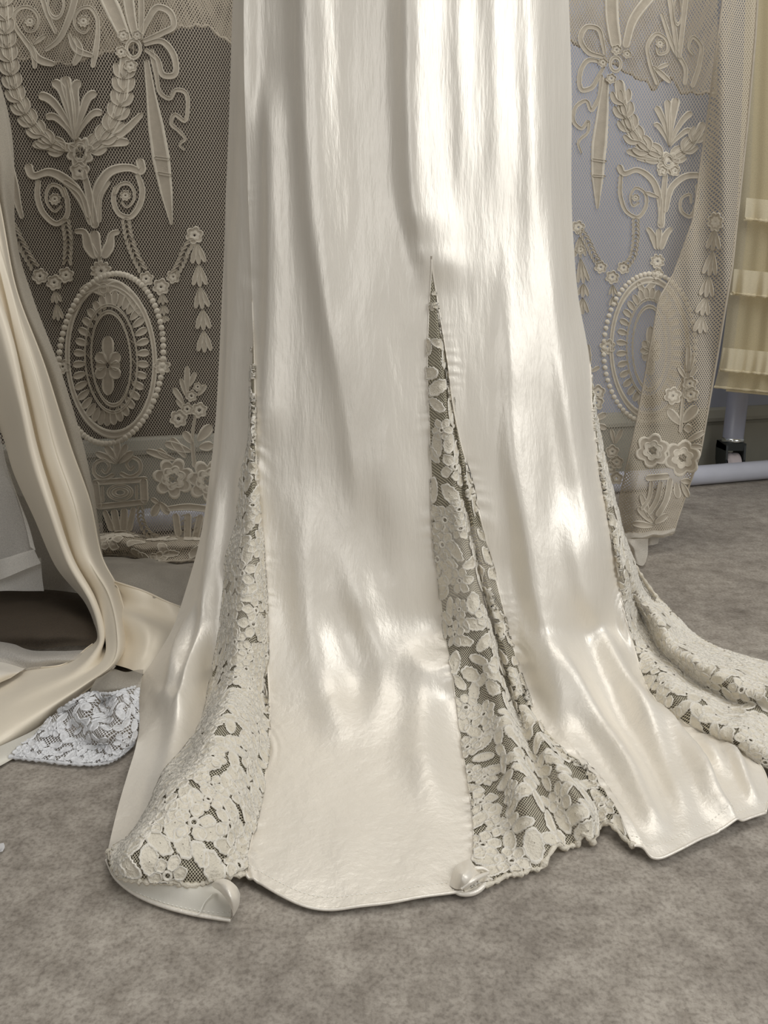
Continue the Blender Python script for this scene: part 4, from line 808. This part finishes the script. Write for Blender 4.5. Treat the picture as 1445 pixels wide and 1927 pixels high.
edge_cord(pF.P[-1], .003, 'cthread', curR, 'hem_cord')
valance(Sheet(1.62, fR), [(1040, 60), (1120, 96), (1190, 140), (1215, 150), (1230, 166), (1245, 150), (1262, 140), (1280, 170), (1305, 172), (1400, 172)], curR, 1040, 1350)

# ================================================================== CREAM SATIN GOWN AT THE SIDE
g2 = root('cream_gown', 'cream satin gown in deep folds, its hem swept round on the floor', 'gown')
rows = [[(-300, -150, 1.28), (-240, -180, 1.25), (-210, -190, 1.26), (-185, -200, 1.28), (-170, -205, 1.30)],
        [(-190, 420, 1.28), (-130, 300, 1.24), (-90, 230, 1.26), (-60, 190, 1.28), (-40, 180, 1.30)],
        [(-120, 600, 1.26), (-60, 480, 1.21), (-30, 420, 1.24), (-10, 400, 1.25), (0, 390, 1.29)],
        [(-50, 740, 1.24), (0, 640, 1.19), (18, 585, 1.22), (28, 565, 1.22), (34, 552, 1.27)],
        [(0, 812, 1.23), (36, 770, 1.175), (52, 735, 1.205), (74, 715, 1.20), (88, 705, 1.26)],
        [(26, 888, 1.22), (58, 862, 1.165), (78, 850, 1.195), (108, 846, 1.19), (134, 846, 1.25)],
        [(62, 970, 1.205), (90, 958, 1.15), (110, 950, 1.185), (142, 945, 1.175), (170, 948, 1.24)],
        [(104, 1064, 1.185), (126, 1056, 1.135), (142, 1050, 1.165), (168, 1046, 1.155), (192, 1046, 1.22)],
        [(160, 1134, .04), (170, 1130, .06), (182, 1126, .05), (204, 1116, .075), (224, 1112, .05)],
        [(180, 1196, .012), (190, 1196, .035), (200, 1196, .03), (222, 1190, .055), (242, 1200, .012)],
        [(158, 1222, .012), (176, 1230, .036), (192, 1240, .032), (214, 1246, .045), (226, 1242, .010)],
        [(116, 1250, .014), (134, 1264, .036), (146, 1276, .035), (162, 1288, .038), (176, 1288, .010)],
        [(54, 1256, .014), (60, 1290, .034), (62, 1318, .034), (62, 1352, .03), (60, 1378, .008)],
        [(0, 1272, .012), (0, 1310, .032), (0, 1345, .034), (0, 1390, .026), (0, 1416, .008)],
        [(-70, 1285, .012), (-75, 1330, .03), (-80, 1370, .03), (-80, 1420, .02), (-80, 1450, .008)]]
p2 = Patch(keep_up(net_of(rows, 220, 60), .004)); px_, py_ = project(p2.P)
uu = np.linspace(0, 1, 61)[None, :]; vv = np.linspace(0, 1, 221)[:, None]; nn = p2.normals()
d2 = .006 * np.exp(-((uu - .30 - .05 * np.sin(vv * 5)) / .07) ** 2) - .010 * np.exp(-((uu - .44 - .03 * vv) / .05) ** 2) + .006 * np.exp(-((uu - .56) / .06) ** 2) - .006 * np.exp(-((uu - .72) / .05) ** 2)
p2.P = keep_up(p2.P + nn * (d2 * (1 - smooth(.62, .8, vv)) + .0022 * noise(px_ / 40, py_ / 60, 101))[..., None], .004)
p2.build('satin_skirt', 'cream', g2)
link('seam_piping', tube_mesh('seam_piping', p2.P[150:, 2] + np.array([0, 0, .001]), .0009, 6), 'cream', g2)
link('hem', tube_mesh('hem', p2.P[:, -1], .0016, 7), 'cream', g2)
# reverse of the folds: closes the roll behind
bk2 = np.stack([p2.P[:, 0], p2.P[:, 0] * .5 + p2.P[:, -1] * .5 + np.array([0, .05, 0]), p2.P[:, -1]], 1)[:150]
Patch(keep_up(np.stack([hermite([0, .5, 1], r_, np.linspace(0, 1, 13)) for r_ in bk2]), .004)).build('satin_reverse', 'cream', g2)
# train running under the ivory gown
tr2 = [[(185, 1084, .06), (240, 1102, .06), (280, 1116, .05), (320, 1134, .04), (360, 1150, .02)], [(192, 1124, .03), (245, 1142, .035), (290, 1158, .028), (330, 1174, .022), (370, 1186, .012)],
       [(200, 1160, .03), (260, 1168, .05), (295, 1184, .042), (325, 1196, .03), (360, 1204, .014)], [(205, 1206, .012), (262, 1218, .03), (285, 1226, .028), (310, 1236, .02), (345, 1240, .010)],
       [(190, 1246, .008), (236, 1256, .014), (258, 1264, .014), (275, 1270, .010), (300, 1274, .006)]]
p3 = Patch(keep_up(net_of(tr2, 50, 50), .004)); px_, py_ = project(p3.P); p3.P[..., 2] += .0025 * noise(px_ / 26, py_ / 22, 111); p3.P = keep_up(p3.P, .004)
p3.build('train', 'cream', g2); link('hem', tube_mesh('hem', p3.P[0], .0016, 7), 'cream', g2)
# sheer overlay down the outer side
ov = [[(-190, -200, 1.34), (-170, -200, 1.33), (-150, -205, 1.34)], [(-50, 150, 1.33), (-20, 200, 1.32), (10, 190, 1.33)], [(-10, 380, 1.31), (10, 390, 1.30), (30, 440, 1.32)], [(25, 550, 1.29), (42, 555, 1.28), (62, 560, 1.30)], [(80, 705, 1.28), (100, 700, 1.27), (116, 702, 1.28)],
      [(126, 846, 1.27), (142, 846, 1.26), (160, 850, 1.27)], [(160, 948, 1.26), (174, 950, 1.25), (182, 962, 1.26)], [(182, 1046, 1.24), (190, 1050, 1.23), (196, 1056, 1.24)], [(210, 1100, .06), (216, 1104, .06), (224, 1108, .05)]]
Patch(net_of(ov, 120, 16)).build('sheer_overlay', 'overlay', g2)
# white under-edge of the sweep
ue = [[(120, 1332, .02), (70, 1370, .02), (20, 1395, .02), (-60, 1430, .02)], [(118, 1342, .008), (66, 1392, .006), (16, 1424, .005), (-60, 1455, .005)], [(112, 1352, .004), (58, 1404, .004), (8, 1437, .004), (-60, 1470, .004)]]
Patch(net_of(ue, 12, 40)).build('under_layer', 'lining', g2)
ll = [[(-70, 1230, .02), (0, 1238, .02), (50, 1256, .016)], [(-70, 1256, .042), (-5, 1260, .044), (48, 1258, .020)], [(-70, 1276, .044), (-12, 1276, .044), (38, 1264, .028)], [(-70, 1296, .034), (-30, 1296, .034), (20, 1276, .028)]]
Patch(net_of(ll, 16, 24)).build('hem_roll', 'satin', g2)

# ================================================================== CHIFFON AND LACE ON THE FLOOR
ch = [[(185, 1050, .010), (230, 1048, .014), (280, 1052, .012), (330, 1062, .010), (390, 1072, .008)], [(185, 1070, .05), (230, 1062, .055), (280, 1066, .05), (330, 1076, .045), (390, 1084, .03)],
      [(190, 1095, .055), (240, 1090, .06), (290, 1096, .055), (335, 1104, .05), (390, 1110, .03)], [(205, 1125, .03), (250, 1130, .035), (300, 1140, .035), (340, 1148, .03), (385, 1152, .02)], [(215, 1150, .008), (260, 1160, .008), (310, 1170, .008), (350, 1176, .008), (385, 1180, .006)]]
pc = Patch(net_of(ch, 50, 60)); px_, py_ = project(pc.P); pc.P[..., 2] += .008 * noise(px_ / 26, py_ / 9, 121) + .003 * noise(px_ / 9, py_ / 5, 122); pc.P = keep_up(pc.P, .004)
tag(pc.build('chiffon_train', 'chiffon'), 'crumpled grey-beige chiffon train lying on the floor before the lace curtain', 'chiffon')
lp = root('lace_flounce', 'bunched white lace flounce with chiffon, lying on the floor under the cream gown', 'lace')
lw = [[(110, 1338, .030), (140, 1318, .045), (170, 1304, .04), (205, 1305, .05), (235, 1298, .05), (262, 1290, .04)], [(90, 1356, .02), (125, 1340, .03), (160, 1335, .045), (195, 1325, .03), (228, 1330, .05), (262, 1318, .04)],
      [(60, 1385, .012), (105, 1372, .02), (150, 1368, .022), (190, 1372, .038), (222, 1366, .035), (262, 1352, .03)], [(38, 1406, .008), (90, 1404, .010), (140, 1405, .010), (185, 1402, .012), (220, 1398, .018), (258, 1374, .02)],
      [(18, 1424, .005), (70, 1430, .005), (130, 1437, .005), (185, 1438, .005), (218, 1428, .005), (250, 1400, .005)]]
pw = Patch(net_of(lw, 60, 80)); px_, py_ = project(pw.P); pw.P[..., 2] += .010 * np.sin(np.linspace(0, math.pi, 61))[:, None] * noise(px_ / 12, py_ / 22, 131); pw.P = keep_up(pw.P, .004)
ow = pw.build('lace_ruffle', 'wnet', lp); lace_fill(pw, ow, .80, .0085, 132, 'wlace', 110, .02); edge_cord(pw.P[-1], .0020, 'wlace', ow); edge_cord(pw.P[0], .0018, 'wlace', ow)
pu = [[(190, 1262, .012), (215, 1258, .02), (240, 1264, .02), (270, 1262, .015)], [(180, 1280, .04), (208, 1270, .05), (236, 1280, .048), (268, 1278, .04)], [(168, 1300, .04), (200, 1296, .05), (232, 1300, .045), (264, 1296, .04)], [(160, 1318, .015), (195, 1318, .02), (230, 1316, .02), (262, 1312, .015)]]
pp = Patch(net_of(pu, 36, 40)); px_, py_ = project(pp.P); pp.P[..., 2] += .006 * noise(px_ / 12, py_ / 12, 141); pp.P = keep_up(pp.P, .004); pp.build('chiffon_puff', 'chiffon', lp)

# ---- organza skirt with banded hems
og = root('organza_skirt', 'layered pale organza skirt with banded hems, hanging beside the cream gown', 'skirt')
def sheet4(name, rows, m, nv=24, nu=24, seed=0, amp=.003):
    p = Patch(net_of(rows, nv, nu)); x, y = project(p.P); p.P[..., 1] -= 2.2 * amp * noise(x / 16, y / 90, seed); p.P = keep_up(p.P, .003); return p.build(name, m, og)
sheet4('organza_or_shade_panel', [[(-220, 100, 1.24), (-200, 90, 1.23), (-185, 80, 1.24)], [(-130, 520, 1.23), (-90, 500, 1.22), (-60, 520, 1.23)], [(-90, 780, 1.22), (-30, 800, 1.21), (6, 850, 1.22)], [(-90, 900, 1.21), (-20, 920, 1.20), (28, 920, 1.21)], [(-90, 1010, 1.20), (-10, 1000, 1.19), (48, 985, 1.20)], [(-90, 1080, 1.19), (0, 1056, 1.18), (66, 1036, 1.19)]], 'organza', seed=151)
sheet4('hem_band', [[(-90, 1078, 1.185), (0, 1052, 1.175), (64, 1034, 1.185)], [(-90, 1120, 1.18), (0, 1090, 1.17), (77, 1060, 1.18)]], 'band', 8, seed=152)
sheet4('hem_band', [[(12, 868, 1.212), (20, 890, 1.212)], [(30, 925, 1.205), (38, 945, 1.205)], [(46, 985, 1.195), (54, 992, 1.195)], [(56, 1030, 1.183), (66, 1036, 1.183)]], 'band', 20, 6, seed=153)
sheet4('organza_or_shade_panel', [[(-90, 1090, 1.20), (0, 1070, 1.20), (76, 1050, 1.20)], [(-90, 1118, 1.195), (0, 1098, 1.195), (78, 1085, 1.195)], [(-90, 1120, 1.19), (0, 1112, 1.19), (82, 1113, 1.19)]], 'band', 14, seed=154)
sheet4('organza_or_shade_panel', [[(-90, 820, 1.30), (20, 850, 1.30), (110, 880, 1.30)], [(-90, 960, 1.29), (40, 960, 1.29), (150, 990, 1.29)], [(-90, 1080, 1.27), (60, 1080, 1.27), (190, 1090, 1.27)], [(-90, 1150, 1.25), (40, 1150, 1.25), (190, 1158, 1.25)]], 'chiffon', seed=155)
sheet4('hem_band', [[(-90, 1140, 1.245), (30, 1122, 1.245), (110, 1130, 1.245), (190, 1138, 1.245)], [(-90, 1165, 1.24), (30, 1148, 1.24), (110, 1156, 1.24), (190, 1170, 1.24)]], 'chiffon', 8, seed=156)
sheet4('hem_band', [[(-90, 1190, 1.235), (0, 1178, 1.235), (90, 1156, 1.235), (170, 1158, 1.235)], [(-90, 1222, 1.19), (0, 1206, 1.195), (90, 1184, 1.2), (170, 1166, 1.21)]], 'chiffon', 8, seed=157)
sheet4('chiffon_fold', [[(-90, 1200, .02), (0, 1206, .02), (50, 1222, .02), (100, 1226, .02), (160, 1222, .014)], [(-90, 1222, .045), (0, 1224, .04), (50, 1238, .035), (100, 1240, .03), (150, 1238, .02)], [(-90, 1262, .02), (0, 1262, .02), (50, 1262, .018), (100, 1256, .014), (140, 1250, .01)]], 'organza', 20, 40, 158)
sheet4('organza_or_shade_panel', [[(-120, 900, 1.36), (30, 930, 1.36), (90, 980, 1.36)], [(-120, 1080, 1.33), (50, 1085, 1.31), (165, 1090, 1.33)], [(-120, 1180, .02), (60, 1176, .04), (185, 1180, .02)], [(-120, 1222, .012), (60, 1220, .014), (195, 1214, .012)]], 'umber_shade', 30, 30, 159)  # dark sheet added in the floor gap to stand for its shade
tag(Patch(keep_up(net_of([[(-30, 1584, .003), (-8, 1588, .008), (7, 1586, .003)], [(-30, 1596, .003), (-8, 1598, .010), (9, 1594, .003)], [(-30, 1606, .003), (-10, 1606, .004), (5, 1602, .003)]], 8, 10), .003)).build('fabric_scrap', 'wlace'), 'small white scrap of cloth lying alone on the floor', 'scrap')

# ================================================================== RACK, RAIL, TULLE SKIRT
ra, rb = at_height(230, 984, .029), at_height(1330, 893, .029); dr = (rb - ra) / np.linalg.norm(rb - ra)
e0, e1 = ra - dr * .02, rb + dr * .9
rail = root('clothes_rail', 'white enamelled steel tube of a clothes rail lying along the floor by the wall', 'rail')
link('tube', tube_mesh('tube', [e0 + (e1 - e0) * t for t in np.linspace(0, 1, 24)], .028, 24), 'enamel', rail)
for e in (e0, e1): link('end_cap', tube_mesh('end_cap', [e - dr * .02, e - dr * .018, e + dr * .018, e + dr * .02], [.020, .0285, .0285, .020], 24), 'black', rail)
rk = root('garment_rack', 'grey upright of a garment rack on a black and chrome caster behind the white tube', 'rack')
rp = at_depth(1374, 866, 2.24); rx, ry = rp[0], rp[1]
link('post', tube_mesh('post', [(rx, ry, z) for z in np.linspace(.118, 1.9, 10)], .029, 20), 'post', rk)
link('cross_bar', tube_mesh('cross_bar', [(rx - .02, ry - .01, 1.88), (rx + .6, ry + .2, 1.88)], .02, 16), 'post', rk)
link('collar', tube_mesh('collar', [(rx, ry, z) for z in (.104, .106, .116, .120)], [.026, .032, .032, .028], 20), 'chrome', rk)
hs = []
for k in range(13): a = math.pi * k / 12; hs.append((.034 * math.cos(a), .05 + .052 * math.sin(a)))
def plate(name, prof, x0, x1, m, cx, cy):
    n = len(prof); v = [(cx + x, cy + p[0], p[1]) for x in (x0, x1) for p in prof]; f = [tuple(range(n)), tuple(range(n, 2 * n))] + [(i, (i + 1) % n, n + (i + 1) % n, n + i) for i in range(n)]
    return link(name, mesh(name, v, f), m, rk, False)
prof = [(-.036, .02), (-.040, .06), (-.034, .10), (.030, .106), (.036, .09), (.030, .05), (.012, .02)]
plate('caster_fork', prof, -.032, -.026, 'black', rx, ry); plate('caster_fork', prof, .020, .026, 'black', rx, ry); plate('caster_fork', [(-.034, .085), (-.034, .106), (.034, .106), (.034, .085)], -.032, .026, 'black', rx, ry)
wl = link('caster_wheel', tube_mesh('caster_wheel', [(rx + x - .003, ry - .012, .038) for x in (-.020, -.017, -.006, 0, .006, .017, .020)], [.030, .037, .038, .036, .038, .037, .030], 28), 'wheel', rk)
link('axle', tube_mesh('axle', [(rx - .036, ry - .012, .038), (rx + .030, ry - .012, .038)], .006, 10), 'chrome', wl)
tu = root('tulle_skirt', 'tiered cream tulle skirt with frayed ruffles hanging on the rack', 'skirt')
TL = [(1410, -400), (1404, -60), (1396, 200), (1386, 400), (1374, 520), (1362, 630), (1351, 700), (1344, 728)]
def tulle(name, m, y_top, y_bot, x_off, Y, amp, seed, nv=40, nu=90, parent=tu, freq=70):
    v = np.linspace(0, 1, nv + 1)[:, None]; u = np.linspace(0, 1, nu + 1)[None, :]; X1 = 1800.0
    yt = y_top; yb = y_bot; PY = yt + (yb - yt) * v + u * 42 + 0 * u; l = path_x(TL, np.clip(PY - u * 42, -400, 728)) + x_off; PX = l + (X1 - l) * u
    D = Y - .05 * np.sin(u * math.pi) + amp * (.35 + .65 * v) * (np.sin(u * freq + 2 * np.sin(u * 19 + seed)) + .5 * np.sin(u * freq * 2.3 + seed))
    p = Patch(at_depth(PX, PY, D)); return p, p.build(name, m, parent)
p_, o_ = tulle('underskirt', 'tullein', -400, 735, 22, 2.02, .006, 1, freq=30); link('frayed_hem', tube_mesh('frayed_hem', p_.P[-1], .0022, 6), 'ruffle', o_)
p_, o_ = tulle('overskirt', 'tulle', -400, 728, 0, 1.98, .008, 2, freq=34); edge_cord(p_.P[-1], .0026, 'ruffle', o_, 'frayed_hem')
for k, (a, b) in enumerate(((372, 412), (506, 552), (654, 696))):
    p_, o_ = tulle('ruffle', 'ruffle', a, b, (16, 6, 2)[k], 1.95, .009, 5 + k, 12, 160, freq=47 + 9 * k); edge_cord(p_.P[-1], .003, 'ruffle', o_, 'frayed_edge')
